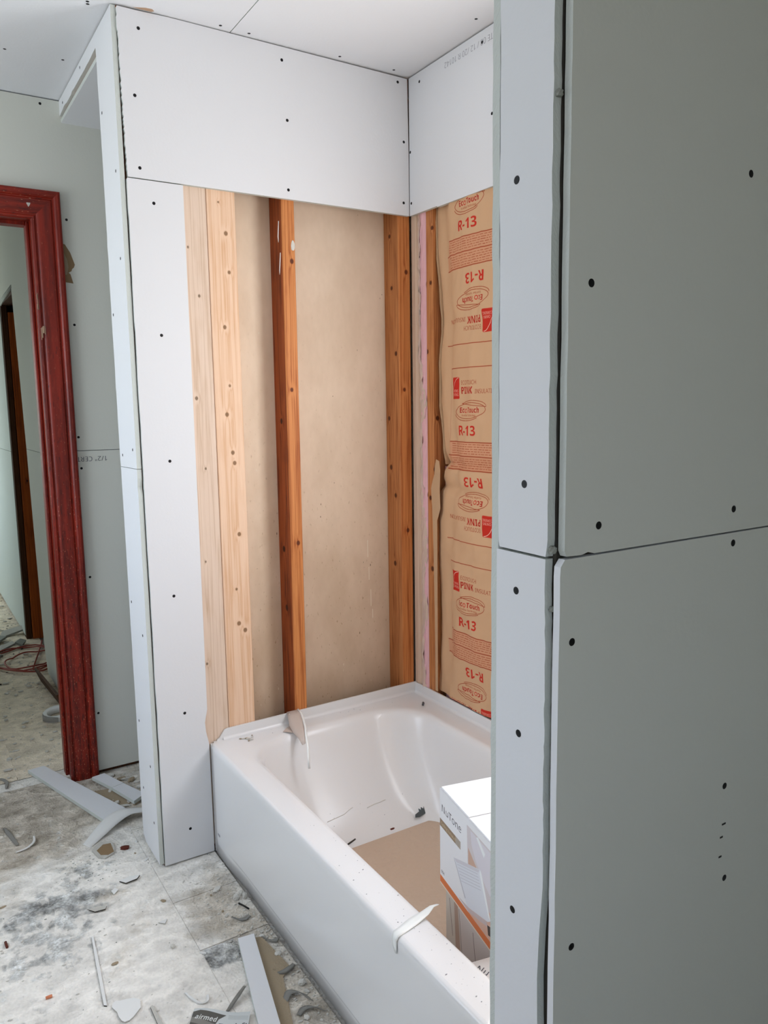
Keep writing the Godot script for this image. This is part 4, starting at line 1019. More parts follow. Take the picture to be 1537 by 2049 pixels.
func bathtub() -> void:
	var t := thing("bathtub", "white alcove bathtub with a plain skirt, dusty rim and raised tiling flange", "bathtub")
	var D := 0.358
	var rows := [ring(D, 0.013, 0.774, -0.0105, 1.519, 0.004), ring(D, 0.05, 0.735, 0.02, 1.49, 0.06), ring(D, 0.070, 0.704, 0.050, 1.456, 0.14), ring(D - 0.001, 0.077, 0.698, 0.057, 1.451, 0.15), ring(D - 0.004, 0.083, 0.692, 0.064, 1.446, 0.155), ring(D - 0.011, 0.088, 0.687, 0.072, 1.441, 0.155), ring(D - 0.024, 0.092, 0.683, 0.080, 1.437, 0.155), ring(0.28, 0.100, 0.675, 0.107, 1.415, 0.155), ring(0.20, 0.113, 0.664, 0.160, 1.39, 0.15), ring(0.14, 0.126, 0.654, 0.212, 1.37, 0.14), ring(0.10, 0.140, 0.642, 0.258, 1.35, 0.12), ring(0.075, 0.155, 0.63, 0.297, 1.33, 0.09), ring(0.064, 0.172, 0.615, 0.322, 1.305, 0.06), ring(0.060, 0.20, 0.59, 0.35, 1.27, 0.04)]
	var hub := []
	for i in rows[0].size(): hub.append(Vector3(0.39, 0.058, 0.8))
	rows.append(hub)
	part("basin", grid(rows, true), M.porcelain, t)
	# skirt: profile along the length; the panel stands proud of the toe except at the ends
	var zs := [0.0005, 0.006, 0.03, 0.10, 0.14, 0.18, 0.24, 0.4, 0.7, 1.0, 1.28, 1.34, 1.38, 1.42, 1.49, 1.519]
	var srows := []
	for z in zs:
		var k := smoothstep(0.10, 0.24, z) * smoothstep(1.42, 1.28, z)
		var e := 0.004 * (1.0 - smoothstep(0.0, 0.008, z))
		srows.append([Vector3(0.0135, D, z), Vector3(0.0085, D - 0.0008, z), Vector3(0.0045 + e, D - 0.0035, z), Vector3(0.0015 + e, D - 0.008, z), Vector3(0.0003 + e, D - 0.014, z), Vector3(0.0 + e, D - 0.022, z), Vector3(0.0005 + e, 0.2, z), Vector3(0.001 + e, 0.062, z), Vector3(0.0012 + e, 0.056, z), Vector3(0.0012 + 0.0055 * k + e, 0.0495, z), Vector3(0.0018 + 0.0057 * k + e, 0.044, z), Vector3(0.002 + 0.0057 * k + e, 0.0015, z), Vector3(0.012, 0.0015, z)])
	part("skirt", grid(srows), M.porcelain, t)
	part("skirt_end", box(Vector3(0.003, 0.002, -0.0105), Vector3(0.03, D - 0.004, 0.0015), 0.003), M.porcelain, t)
	var X := Vector3(1, 0, 0); var Y := Vector3(0, 1, 0)
	part("tiling_flange", slab(PackedVector2Array([Vector2(0.022, D - 0.012), Vector2(0.7765, D - 0.012), Vector2(0.7765, 0.395), Vector2(0.060, 0.391), Vector2(0.05, 0.388), Vector2(0.034, 0.366), Vector2(0.026, 0.362)]), Vector3(0, 0, -0.0065), X, Y, 0.005, M.porcelain, M.porcelain), null, t)
	part("tiling_flange", slab(rect(-0.011, D - 0.012, 1.519, 0.395), Vector3(0.7715, 0, 0), Vector3(0, 0, 1), Y, 0.005, M.porcelain, M.porcelain), null, t)
	for g in [[Vector3(0.278, 0.1225, 0.234), Vector3(0.308, 0.1245, 0.2315), Vector3(0.341, 0.1265, 0.2295), Vector3(0.359, 0.1315, 0.2235), Vector3(0.376, 0.1345, 0.22)], [Vector3(0.422, 0.1245, 0.232), Vector3(0.451, 0.1275, 0.2285), Vector3(0.470, 0.1275, 0.229), Vector3(0.493, 0.1285, 0.227)]]:
		part("grime_line", tube(PackedVector3Array(g), 0.0008, 6), M.grime, t)
	# coves where deck and flange meet
	var c1 := []; var c2 := []
	for k in 6:
		var a := PI / 2 * k / 5.0
		var q := Vector2(1.0 - sin(a), 1.0 - cos(a)) * 0.009
		c1.append([Vector3(0.045, D + 0.0003 + q.y, -0.0063 + q.x), Vector3(0.769, D + 0.0003 + q.y, -0.0063 + q.x)])
		c2.append([Vector3(0.7713 - q.x, D + 0.0003 + q.y, -0.004), Vector3(0.7713 - q.x, D + 0.0003 + q.y, 1.517)])
	part("cove", grid(c1), M.porcelain, t)
	part("cove", grid(c2), M.porcelain, t)
	part("label_mark", box(Vector3(-0.0006, 0.073, 0.034), Vector3(0.0004, 0.079, 0.05), 0.0), M.ink_pale, t)
	# what lies on and in it
	var pf := thing("protective_film", "torn protective film peeling off the far rim of the bathtub into the basin", "film", Vector3.ZERO)
	var m1 := []; var h1 := []
	for q in [[0.283, 0.397, -0.006, 0.020, 0.0, 0.0], [0.280, 0.390, 0.018, 0.022, 0.004, 0.003], [0.273, 0.377, 0.05, 0.024, 0.006, 0.006], [0.264, 0.367, 0.085, 0.018, 0.006, 0.008], [0.257, 0.358, 0.115, 0.009, 0.004, 0.006], [0.252, 0.345, 0.14, 0.004, 0.003, 0.003]]:
		m1.append(Vector3(q[0], q[1], q[2])); h1.append(Vector3(q[3], q[4], q[5]))
	part("film_underside", ribbon(m1, h1, 0.0012), M.film_back, pf)
	part("film_flap", slab(PackedVector2Array([Vector2(0.222, 0.052), Vector2(0.245, 0.03), Vector2(0.27, 0.02), Vector2(0.275, 0.10), Vector2(0.255, 0.092), Vector2(0.245, 0.075)]), Vector3(0, 0.3615, 0), X, Vector3(0, 0, -1) * -1.0, -0.0008, M.film_back, M.film_back), null, pf)
	part("film_edge", tube(PackedVector3Array([Vector3(0.304, 0.397, -0.006), Vector3(0.303, 0.394, 0.02), Vector3(0.296, 0.384, 0.05), Vector3(0.283, 0.376, 0.09), Vector3(0.268, 0.362, 0.125), Vector3(0.256, 0.34, 0.16), Vector3(0.250, 0.31, 0.175), Vector3(0.246, 0.285, 0.185)]), 0.0036, 8), M.film, pf)
	var rf := thing("protective_film", "curled white film strip sticking up across the front rim of the bathtub", "film", Vector3.ZERO)
	part("film_strip", ribbon([Vector3(0.114, 0.373, 1.034), Vector3(0.102, 0.371, 1.030), Vector3(0.083, 0.3645, 1.032), Vector3(0.05, 0.3605, 1.036), Vector3(0.018, 0.3595, 1.044), Vector3(0.004, 0.3585, 1.046), Vector3(-0.0015, 0.351, 1.048), Vector3(-0.0025, 0.338, 1.051), Vector3(-0.002, 0.326, 1.053)], [Vector3(0.001, 0.001, 0.003), Vector3(0.001, 0.002, 0.006), Vector3(0.002, 0.002, 0.010), Vector3(0.003, 0.0005, 0.012), Vector3(0.003, 0.0003, 0.010), Vector3(0, 0.0, 0.010), Vector3(0, 0, 0.008), Vector3(0, 0, 0.007), Vector3(0, 0, 0.003)], 0.0012), M.film, rf)
	single("cardboard_sheet", slab(rect(0.168, 0.324, 0.618, 1.28), Vector3(0, 0.068, 0), Vector3(0, 0, 1) * 0.0 + X, Vector3(0, 0, 1), 0.0025, M.cardboard, M.cardboard), null, "brown protective cardboard lying in the bottom of the bathtub", "cardboard")
	var i := 0
	for q in [[0.72, 0.360, 0.118, 0.010, 0.004, 0.9, "grey wall plug lying on the far corner of the bathtub rim", "plug"], [0.325, 0.073, 0.30, 0.017, 0.0025, 0.35, "dark splinter at the edge of the brown cardboard in the bathtub", "splinter"]]:
		var a: float = q[5]
		single(["wall_plug", "splinter"][i], tube(PackedVector3Array([Vector3(-q[3], 0, 0), Vector3(0, q[4] * 0.4, 0.001), Vector3(q[3], 0, 0)]), q[4], 7), mat(Color(0.36, 0.36, 0.37)) if i == 0 else M.dust_and_shade_dark, q[6], q[7], Vector3(q[0], q[1] + q[4], q[2])).rotation.y = a
		i += 1
	single("grey_scrap", slab(PackedVector2Array([Vector2(-0.03, 0), Vector2(-0.024, 0.008), Vector2(-0.005, 0.010), Vector2(-0.002, 0.018), Vector2(0.003, 0.009), Vector2(0.009, 0.018), Vector2(0.013, 0.010), Vector2(0.022, 0.02), Vector2(0.024, 0.008), Vector2(0.03, 0.004), Vector2(0.012, -0.005), Vector2(-0.014, -0.006)]), Vector3.ZERO, X, Y, 0.003, mat(Color(0.3, 0.33, 0.34), 0.7), mat(Color(0.3, 0.33, 0.34), 0.7)), null, "dark grey jagged plastic scrap at the far end of the basin", "scrap", Vector3(0.585, 0.088, 0.302)).rotation = Vector3(-0.8, 0.1, 0.1)
	single("rust_flake", lump(Vector3(0.011, 0.004, 0.005), 77), M.rust, "rust-red flake beside the cardboard in the bathtub", "flake", Vector3(0.47, 0.070, 0.302))
	# flakes heaped on the rim's far left corner
	var fl := thing("plaster_flakes", "small heap of pale plaster flakes on the far left rim", "flakes", Vector3(0.112, D + 0.001, 0.03))
	var r := RandomNumberGenerator.new(); r.seed = 12
	for k in 14:
		var g := part("flake", lump(Vector3(r.randf_range(0.003, 0.009), r.randf_range(0.0015, 0.004), r.randf_range(0.002, 0.005)), 200 + k, 5), M.chip if k % 3 else M.beige, fl, Vector3(r.randfn(0, 0.012), 0.0, r.randfn(0, 0.010)))
		g.rotation.y = r.randf() * TAU
	crumbs("plaster_crumbs", "tiny dark and grey crumbs scattered over the bathtub rim and basin", M.ink_pale, 170, 31, func(q: RandomNumberGenerator):
		if q.randf() < 0.62:
			return Vector3(q.randf_range(0.02, 0.075), D, 0.4 + 1.0 * sqrt(q.randf()))
		if q.randf() < 0.5:
			return Vector3(q.randf_range(0.1, 0.75), D, q.randf_range(0.005, 0.045))
		var z := q.randf_range(0.215, 0.30)
		return Vector3(q.randf_range(0.28, 0.6), 0.0, z), 0.0009)

# scattered specks, one object
func crumbs(called: String, label: String, m: Material, n: int, seed_: int, where: Callable, size: float, called_category := "crumbs") -> void:
	var r := RandomNumberGenerator.new(); r.seed = seed_
	var mm := MultiMesh.new()
	mm.transform_format = MultiMesh.TRANSFORM_3D
	mm.mesh = lump(Vector3(1, 0.8, 0.8), seed_, 5)
	mm.instance_count = n
	for i in n:
		var p: Vector3 = where.call(r)
		if called == "plaster_crumbs" and p.y == 0.0:
			p.y = lerpf(0.142, 0.074, (p.z - 0.215) / 0.085)
		var s := size * (0.35 + 1.4 * pow(r.randf(), 3.0))
		mm.set_instance_transform(i, Transform3D(Basis.from_euler(Vector3(0, r.randf() * TAU, 0)).scaled(Vector3(s * r.randf_range(0.8, 2.2), s, s)), p))
	var o := MultiMeshInstance3D.new()
	o.name = numbered(called)
	o.multimesh = mm
	o.material_override = m
	add_child(o)
	tag(o, label, called_category, "", "stuff")

# ------------------------------------------------------------------ cartons in the tub
func carton_side() -> StandardMaterial3D:
	var s := 2000.0                                # pixels per metre; u 0 .. 0.28, v 0 .. 0.236
	var im := Image.create(560, 472, false, Image.FORMAT_RGB8)
	im.fill(Color(0.93, 0.94, 0.95))
	var P := func(l: Array) -> PackedVector2Array:
		var o := PackedVector2Array()
		for q in l: o.append(Vector2(q[0], q[1]) * s)
		return o
	fill_poly(im, P.call([[0.143, 0.0155], [0.28, 0.0155], [0.28, 0.215], [0.20, 0.215], [0.147, 0.11]]), Color(0.83, 0.80, 0.81))
	fill_poly(im, P.call([[0.149, 0.065], [0.158, 0.07], [0.195, 0.092], [0.19, 0.10], [0.15, 0.11]]), Color(0.80, 0.66, 0.58))
	fill_poly(im, P.call([[0.16, 0.02], [0.28, 0.02], [0.28, 0.10], [0.25, 0.115], [0.22, 0.10], [0.185, 0.075], [0.165, 0.05]]), Color(0.86, 0.85, 0.88))
	fill_poly(im, P.call([[0.187, 0.021], [0.196, 0.016], [0.228, 0.036], [0.222, 0.047]]), Color(0.93, 0.95, 0.96))
	fill_poly(im, P.call([[0.15, 0.16], [0.28, 0.15], [0.28, 0.215], [0.15, 0.215]]), Color(0.86, 0.70, 0.62))
	fill_poly(im, P.call([[0.075, 0.130], [0.135, 0.108], [0.206, 0.083], [0.213, 0.09], [0.2526, 0.1685], [0.24, 0.178], [0.1443, 0.2058], [0.132, 0.194]]), Color(0.88, 0.90, 0.93))
	fill_poly(im, P.call([[0.206, 0.083], [0.213, 0.09], [0.2526, 0.1685], [0.243, 0.166], [0.203, 0.094]]), Color(0.95, 0.97, 0.98))
	fill_poly(im, P.call([[0.075, 0.130], [0.082, 0.133], [0.137, 0.19], [0.132, 0.194]]), Color(0.76, 0.77, 0.80))
	fill_poly(im, P.call([[0.078, 0.1295], [0.135, 0.108], [0.202, 0.086], [0.197, 0.094], [0.09, 0.133]]), Color(0.83, 0.83, 0.86))
	for k in 6:
		line(im, P.call([[0.094 + k * 0.004, 0.136 + k * 0.0055], [0.195 + k * 0.003, 0.099 + k * 0.0055]]), 2, Color(0.74, 0.75, 0.79))
	fill_poly(im, P.call([[0.10, 0.21], [0.155, 0.203], [0.235, 0.18], [0.24, 0.19], [0.15, 0.214]]), Color(0.80, 0.74, 0.74))
	write(im, "NuTone", false, Vector2(0.0628, 0.0435) * s, 0.0172 * s, Color(0.2, 0.2, 0.24), false, 0.1025 * s)
	fill_poly(im, P.call([[0.0, 0.0735], [0.111, 0.0735], [0.111, 0.092], [0.0, 0.092]]), Color(0.55, 0.46, 0.36))
	fill_poly(im, P.call([[0.085, 0.0735], [0.111, 0.0735], [0.111, 0.092], [0.085, 0.092]]), Color(0.66, 0.62, 0.57))
	write(im, "Ceiling Exhaust", false, Vector2(0.047, 0.083) * s, 0.0075 * s, Color(0.85, 0.76, 0.58), false, 0.08 * s)
	write(im, "694", true, Vector2(0.0155, 0.203) * s, 0.0075 * s, Color(0.4, 0.4, 0.43))
	im.fill_rect(Rect2i(0, int(0.215 * s), 560, 400), Color(0.88, 0.45, 0.15))
	im.fill_rect(Rect2i(0, int(0.2325 * s), 560, 400), Color(0.95, 0.90, 0.85))
	fill_poly(im, P.call([[0.238, 0.186], [0.28, 0.174], [0.28, 0.196], [0.242, 0.206]]), Color(0.2, 0.16, 0.15))
	var m := mat(Color.WHITE, 0.35, 0.5)
	m.albedo_texture = tex(im)
	return m

func carton_side_2() -> StandardMaterial3D:
	var im := Image.create(560, 420, false, Image.FORMAT_RGB8)
	im.fill(Color(0.76, 0.72, 0.69))
	fill_poly(im, PackedVector2Array([Vector2(0, 0), Vector2(90, 0), Vector2(120, 420), Vector2(0, 420)]), Color(0.80, 0.78, 0.74))
	fill_poly(im, PackedVector2Array([Vector2(95, 0), Vector2(135, 0), Vector2(190, 420), Vector2(130, 420)]), Color(0.68, 0.57, 0.50))
	fill_poly(im, PackedVector2Array([Vector2(140, 0), Vector2(560, 0), Vector2(560, 420), Vector2(210, 420)]), Color(0.82, 0.79, 0.78))
	fill_poly(im, PackedVector2Array([Vector2(200, 420), Vector2(330, 250), Vector2(560, 200), Vector2(560, 420)]), Color(0.74, 0.66, 0.64))
	for q in [[40, 20, 78, 190, 5], [300, 30, 350, 260, 5], [150, 10, 215, 420, 4], [400, 120, 430, 300, 4], [300, 330, 540, 300, 4]]:
		line(im, PackedVector2Array([Vector2(q[0], q[1]), Vector2(q[2], q[3])]), q[4], Color(0.40, 0.34, 0.32))
	var m := mat(Color.WHITE, 0.4, 0.5)
	m.albedo_texture = tex(im)
	return m

# carton at its far left bottom corner, its printed left side running along local +z
func carton(called: String, label: String, at: Vector3, turn: float, l: float, w: float, h: float, side: Material) -> Node3D:
	var t := thing(called, label, "box", at)
	t.rotation.y = turn
	var st := begin()
	add_box(st, Vector3(0.0012, 0.0, 0.0), Vector3(w, h - 0.004, l), 0.0015)
	part("carton", st.commit(), M.white_card, t)
	st = begin()
	quad(st, Vector3(0, 0, 0.0008), Vector3(0, 0, l - 0.0008), Vector3(0, h - 0.0015, l - 0.0008), Vector3(0, h - 0.0015, 0.0008), Vector3(-1, 0, 0), Vector2(0, 1), Vector2(1, 1), Vector2(1, 0), Vector2(0, 0))
	quad(st, Vector3(0.0012, 0, 0.0008), Vector3(0.0012, 0, l), Vector3(0.0012, h - 0.0015, l), Vector3(0.0012, h - 0.0015, 0.0008), Vector3(1, 0, 0), Vector2(0, 1), Vector2(1, 1), Vector2(1, 0), Vector2(0, 0))
	part("printed_side", st.commit(), side, t)
	part("top_flap", box(Vector3(0.0045, h - 0.0045, 0.001), Vector3(w - 0.001, h, l * 0.52 - 0.001), 0.0), M.white_card, t)
	part("top_flap", box(Vector3(0.0045, h - 0.0045, l * 0.52 + 0.001), Vector3(w - 0.001, h - 0.0008, l - 0.001), 0.0), M.white_card, t)
	return t

func boxes() -> void:
	var a := carton("fan_carton", "white carton with an orange stripe and fan picture, top of the stack in the bathtub", Vector3(0.25, 0.276, 0.856), -0.2157, 0.28, 0.26, 0.236, carton_side())
	part("tape_mark", box(Vector3(0.09, 0.2362, 0.10), Vector3(0.16, 0.2366, 0.105)), M.ink_pale, a)
	carton("fan_carton", "dusty carton with a grey-brown picture under the orange-striped carton", Vector3(0.2475, 0.0685, 0.882), -0.2157, 0.26, 0.25, 0.206, carton_side_2())
	var c := carton("fan_carton", "low white carton with dark lettering on top, between the stacked cartons and the rim", Vector3(0.132, 0.170, 1.106), -0.20, 0.11, 0.054, 0.11, M.white_card)
	lettering("NuTone", c, Vector3(0.006, 0.1102, 0.024), Vector3(0.55, 0, 0.835), Vector3(0.835, 0, -0.55), 0.017, M.ink, 0.075)

# ------------------------------------------------------------------ what lies on the floor
# flat piece from floor points (x, z), raised to lie between two heights
func flat(called: String, label: String, category: String, pts: Array, y: float, t: float, face: Material, edge: Material, tilt := Vector3.ZERO, group := "") -> MeshInstance3D:
	var c := Vector2.ZERO
	for p in pts: c += Vector2(p[0], p[1]) / pts.size()
	var poly := PackedVector2Array()
	for p in pts: poly.append(Vector2(p[0] - c.x, -(p[1] - c.y)))
	var o := single(called, slab(poly, Vector3(0, t, 0), Vector3(1, 0, 0), Vector3(0, 0, -1), t, face, edge), null, label, category, Vector3(c.x, y, c.y), group)
	o.rotation = tilt
	return o

func curl(called: String, label: String, category: String, pts: Array, half: Vector3, t: float, m: Material, group := "") -> MeshInstance3D:
	var o := Vector3(pts[0][0], 0, pts[0][2])
	var mid := []; var hs := []
	var cv := Curve3D.new()
	for i in pts.size():
		var p := Vector3(pts[i][0], pts[i][1], pts[i][2]) - o
		var a := (Vector3(pts[mini(i + 1, pts.size() - 1)][0], pts[mini(i + 1, pts.size() - 1)][1], pts[mini(i + 1, pts.size() - 1)][2]) - Vector3(pts[maxi(i - 1, 0)][0], pts[maxi(i - 1, 0)][1], pts[maxi(i - 1, 0)][2])) / 5.0
		cv.add_point(p, -a, a)
	var n := pts.size() * 5
	for i in n + 1:
		mid.append(cv.sample_baked(cv.get_baked_length() * i / n, true))
		hs.append(half * (0.55 + 0.45 * sin(PI * clampf(float(i) / n, 0.08, 0.92))))
	return single(called, ribbon(mid, hs, t), m, label, category, o, group)

func floor_debris() -> void:
	var P = M.paper; var G = M.gypsum
	flat("drywall_offcut", "long pale drywall strip lying slantwise in front of the red door frame", "drywall", [[-0.420, -0.905], [-0.362, -0.912], [-0.165, -0.378], [-0.247, -0.334]], 0.004, 0.0125, P, G, Vector3(0.004, 0, 0))
	var so := thing("drywall_offcut", "short cracked drywall strip between the red door frame and the partition", "drywall", Vector3(-0.16, 0.006, -0.58))
	for q in [[[-0.066, -0.122], [-0.02, -0.130], [0.022, -0.012], [-0.022, 0.0]], [[-0.0215, 0.002], [0.0225, -0.010], [0.068, 0.115], [0.020, 0.15]]]:
		var poly := PackedVector2Array()
		for p in q: poly.append(Vector2(p[0], -p[1]))
		part("piece", slab(poly, Vector3(0, 0.0125, 0), Vector3(1, 0, 0), Vector3(0, 0, -1), 0.0125, P, G), null, so).rotation.x = 0.01 if q[0][1] < -0.1 else -0.012
	flat("drywall_offcut", "narrow white drywall strip on the floor beside the tub skirt", "drywall", [[-0.098, 0.440], [-0.056, 0.446], [-0.165, 0.95], [-0.213, 0.94]], 0.0035, 0.0125, P, G, Vector3(0, 0, 0))
	curl("drywall_paper", "curved strip of torn drywall paper arching against the foot of the partition", "paper", [[-0.335, 0.002, -0.255], [-0.285, 0.012, -0.30], [-0.235, 0.024, -0.335], [-0.19, 0.030, -0.352], [-0.15, 0.026, -0.35], [-0.10, 0.018, -0.345]], Vector3(0.014, -0.004, 0.022), 0.0015, M.chip_white)
	flat("backing_scrap", "square scrap of brown-backed drywall with pale edges below the curved paper strip", "scrap", [[-0.328, -0.215], [-0.30, -0.243], [-0.264, -0.23], [-0.262, -0.20], [-0.270, -0.165], [-0.285, -0.158], [-0.302, -0.150], [-0.318, -0.165]], 0.001, 0.006, M.chip, M.chip, Vector3(0.05, 0, 0.03)).add_child(scrap_core())
	flat("plaster_scrap", "largest flat white scrap, on the bright floor at the bottom edge", "scrap", [[-0.423, 0.477], [-0.415, 0.473], [-0.407, 0.479], [-0.393, 0.481], [-0.378, 0.487], [-0.366, 0.499], [-0.371, 0.525], [-0.384, 0.536], [-0.392, 0.543], [-0.403, 0.549], [-0.413, 0.548], [-0.418, 0.541], [-0.421, 0.526], [-0.421, 0.509], [-0.425, 0.497], [-0.428, 0.488]], 0.001, 0.004, M.chip_white, M.chip, Vector3(0.02, 0, 0.01))
	flat("beige_board", "thin beige wedge of board beside the narrow white drywall strip", "board", [[-0.058, 0.447], [-0.038, 0.452], [-0.022, 0.592], [-0.052, 0.618], [-0.105, 0.80], [-0.135, 0.80], [-0.10, 0.62]], 0.0006, 0.003, M.beige, M.beige, Vector3(0.004, 0, 0))
	var lump_spec := [["plaster_lump", "squarish white plaster lump nearest the tub skirt", Vector3(-0.033, 0, 0.262), Vector3(0.011, 0.015, 0.012)], ["plaster_lump", "small white lump against the tub skirt, left of a taller one", Vector3(-0.013, 0, 0.250), Vector3(0.007, 0.012, 0.008)], ["plaster_lump", "taller white lump pressed against the tub skirt", Vector3(-0.011, 0, 0.272), Vector3(0.008, 0.019, 0.008)], ["plaster_lump", "pale broken tile chip in the middle of the floor near the skirt", Vector3(-0.065, 0, 0.190), Vector3(0.018, 0.006, 0.011)], ["plaster_lump", "rounded pale lump on the floor beside the dark bare tile", Vector3(-0.245, 0, 0.36), Vector3(0.007, 0.008, 0.007)], ["plaster_lump", "pale crumbly lump by the skirt below the curled chip", Vector3(-0.028, 0, 0.535), Vector3(0.012, 0.008, 0.010)], ["plaster_lump", "small grey lump against the skirt near the bottom of the picture", Vector3(-0.022, 0, 0.66), Vector3(0.010, 0.012, 0.012)], ["plaster_lump", "brown-red lump on the floor left of the partition foot", Vector3(-0.235, 0, -0.175), Vector3(0.018, 0.010, 0.010)]]
	var k := 0
	for q in lump_spec:
		var o := single(q[0], lump(q[3], 300 + k, 8), M.chip if k < 7 else M.rust, q[1], "plaster", q[2])
		o.rotation.y = k * 1.3
		k += 1
	curl("curled_chip", "curled pale chip just above the narrow white drywall strip", "chip", [[-0.072, 0.005, 0.338], [-0.060, 0.003, 0.355], [-0.045, 0.003, 0.360], [-0.032, 0.005, 0.357]], Vector3(0.003, 0.001, 0.007), 0.003, M.chip)
	curl("curled_chip", "flat pale chip touching the skirt at the head of the beige wedge", "chip", [[-0.036, 0.006, 0.458], [-0.026, 0.003, 0.476], [-0.014, 0.004, 0.487], [-0.006, 0.006, 0.484]], Vector3(0.003, 0.001, 0.008), 0.003, M.chip)
	curl("curled_chip", "thick rolled chip on the beige wedge", "chip", [[-0.056, 0.004, 0.600], [-0.045, 0.006, 0.605], [-0.025, 0.007, 0.602], [-0.012, 0.006, 0.596]], Vector3(0.002, 0.002, 0.007), 0.005, M.chip)
	curl("curled_chip", "hook-shaped white curl on the floor above the printed scrap", "chip", [[-0.268, 0.002, 0.535], [-0.261, 0.004, 0.565], [-0.249, 0.003, 0.588], [-0.234, 0.004, 0.590], [-0.227, 0.006, 0.575]], Vector3(0.0035, 0.002, 0.003), 0.002, M.chip_white)
	curl("curled_chip", "white bent twig-like curl on the left floor", "chip", [[-0.53, 0.003, -0.343], [-0.50, 0.006, -0.345], [-0.475, 0.008, -0.368], [-0.47, 0.010, -0.40]], Vector3(0.002, 0.004, 0.007), 0.004, M.chip_white)
	curl("curled_chip", "straight pale sliver pointing at the twig-like curl", "chip", [[-0.545, 0.003, -0.52], [-0.535, 0.006, -0.46], [-0.522, 0.004, -0.385]], Vector3(0.007, 0.001, 0.002), 0.004, M.chip)
	curl("curled_chip", "hooked pale curl on the floor at the left edge near the doorway", "chip", [[-0.545, 0.004, -0.93], [-0.515, 0.010, -0.90], [-0.50, 0.010, -0.86], [-0.505, 0.006, -0.82]], Vector3(0.006, 0.003, 0.004), 0.005, M.chip)
	curl("curled_chip", "pale sliver leaning against the narrow drywall strip", "chip", [[-0.205, 0.003, 0.645], [-0.175, 0.009, 0.625], [-0.148, 0.015, 0.608]], Vector3(0.003, 0.003, 0.005), 0.003, M.chip)
	curl("curled_chip", "arched chips of paper by the skirt at the bottom of the picture", "chip", [[-0.080, 0.002, 0.690], [-0.062, 0.008, 0.676], [-0.040, 0.007, 0.690], [-0.028, 0.002, 0.720]], Vector3(0.005, 0.001, 0.010), 0.0012, M.chip)
	curl("curled_chip", "flat curl of paper beneath the arched chips", "chip", [[-0.072, 0.002, 0.745], [-0.055, 0.006, 0.738], [-0.035, 0.007, 0.745], [-0.018, 0.003, 0.765]], Vector3(0.005, 0.001, 0.008), 0.0012, M.chip)
	flat("plaster_flake", "thin white flake with a dark underside in the middle of the left floor", "flake", [[-0.400, 0.075], [-0.372, 0.082], [-0.352, 0.098], [-0.358, 0.112], [-0.385, 0.105]], 0.002, 0.003, M.chip, M.dust_and_shade_dark, Vector3(-0.12, 0, 0.05))
	flat("plaster_flake", "long white flake left of the partition's front panel", "flake", [[-0.293, -0.005], [-0.262, -0.012], [-0.235, 0.002], [-0.247, 0.018], [-0.28, 0.02]], 0.002, 0.004, M.chip_white, M.dust_and_shade_dark, Vector3(-0.1, 0, 0.04))
	flat("plaster_flake", "small oval white flake between two larger flakes", "flake", [[-0.325, 0.03], [-0.312, 0.022], [-0.305, 0.035], [-0.322, 0.052]], 0.001, 0.003, M.chip_white, M.chip)
	flat("plaster_flake", "tiny white triangular flake on the open floor left of the skirt", "flake", [[-0.250, 0.245], [-0.225, 0.243], [-0.236, 0.260]], 0.001, 0.003, M.chip_white, M.chip)
	flat("vinyl_sliver", "long thin pale sliver lying along a tile seam", "sliver", [[-0.415, 0.205], [-0.410, 0.203], [-0.420, 0.32], [-0.436, 0.475], [-0.442, 0.470], [-0.428, 0.32]], 0.0006, 0.003, M.chip_white, M.dust_and_shade_dark)
	flat("vinyl_sliver", "short pale sliver at the bottom edge right of the largest white scrap", "sliver", [[-0.352, 0.535], [-0.346, 0.532], [-0.340, 0.62], [-0.352, 0.62]], 0.0006, 0.004, M.chip, M.dust_and_shade_dark)
	# fasteners
	var nail := mat(Color(0.12, 0.11, 0.10), 0.5); nail.metallic = 0.5
	single("nail", tube(PackedVector3Array([Vector3(-0.006, 0.001, -0.018), Vector3(-0.004, 0, -0.015), Vector3(0.002, 0, 0.0), Vector3(0.009, 0, 0.02)]), 0.0024, 7), nail, "black nail on the floor beside the tub skirt", "nail", Vector3(-0.03, 0.0026, 0.305))
	single("drywall_screw", tube(PackedVector3Array([Vector3(0, 0.001, -0.012), Vector3(0.001, 0, 0.006), Vector3(0.0015, 0, 0.011)]), 0.0035, 7), M.rust, "dark rusty screw on the bright floor at the left edge", "screw", Vector3(-0.610, 0.0036, 0.115))
	single("wire_connector", tube(PackedVector3Array([Vector3(-0.007, 0, 0), Vector3(0, 0.0005, 0), Vector3(0.007, 0, 0)]), 0.0036, 7), mat(Color(0.85, 0.52, 0.36), 0.6), "small orange bit on the bright floor at the lower left", "scrap", Vector3(-0.546, 0.0038, 0.371))
	printed_scrap()
	# crumbs, too many to count
	crumbs("plaster_grit", "pale plaster grit scattered over the floor", M.chip, 1900, 61, func(q: RandomNumberGenerator):
		if q.randf() < 0.45: return Vector3(-0.002 - 0.12 * pow(q.randf(), 1.6), 0.0, q.randf_range(0.05, 0.95))
		if q.randf() < 0.35: return Vector3(q.randf_range(-0.2, -0.02), 0.0, q.randf_range(-0.74, -0.4))
		return Vector3(q.randf_range(-0.75, 0.0), 0.0, q.randf_range(-0.85, 0.95)), 0.0022, "grit")
	crumbs("dark_grit", "dark flecks scattered over the floor", M.gypsum_dusty, 420, 62, func(q: RandomNumberGenerator):
		if q.randf() < 0.5: return Vector3(-0.36 + q.randfn(0, 0.045), 0.0, -0.14 + q.randfn(0, 0.06))
		return Vector3(q.randf_range(-0.75, 0.0), 0.0, q.randf_range(-0.85, 0.95)), 0.0014, "grit")
	rubble_by_wall()
	hall_things()

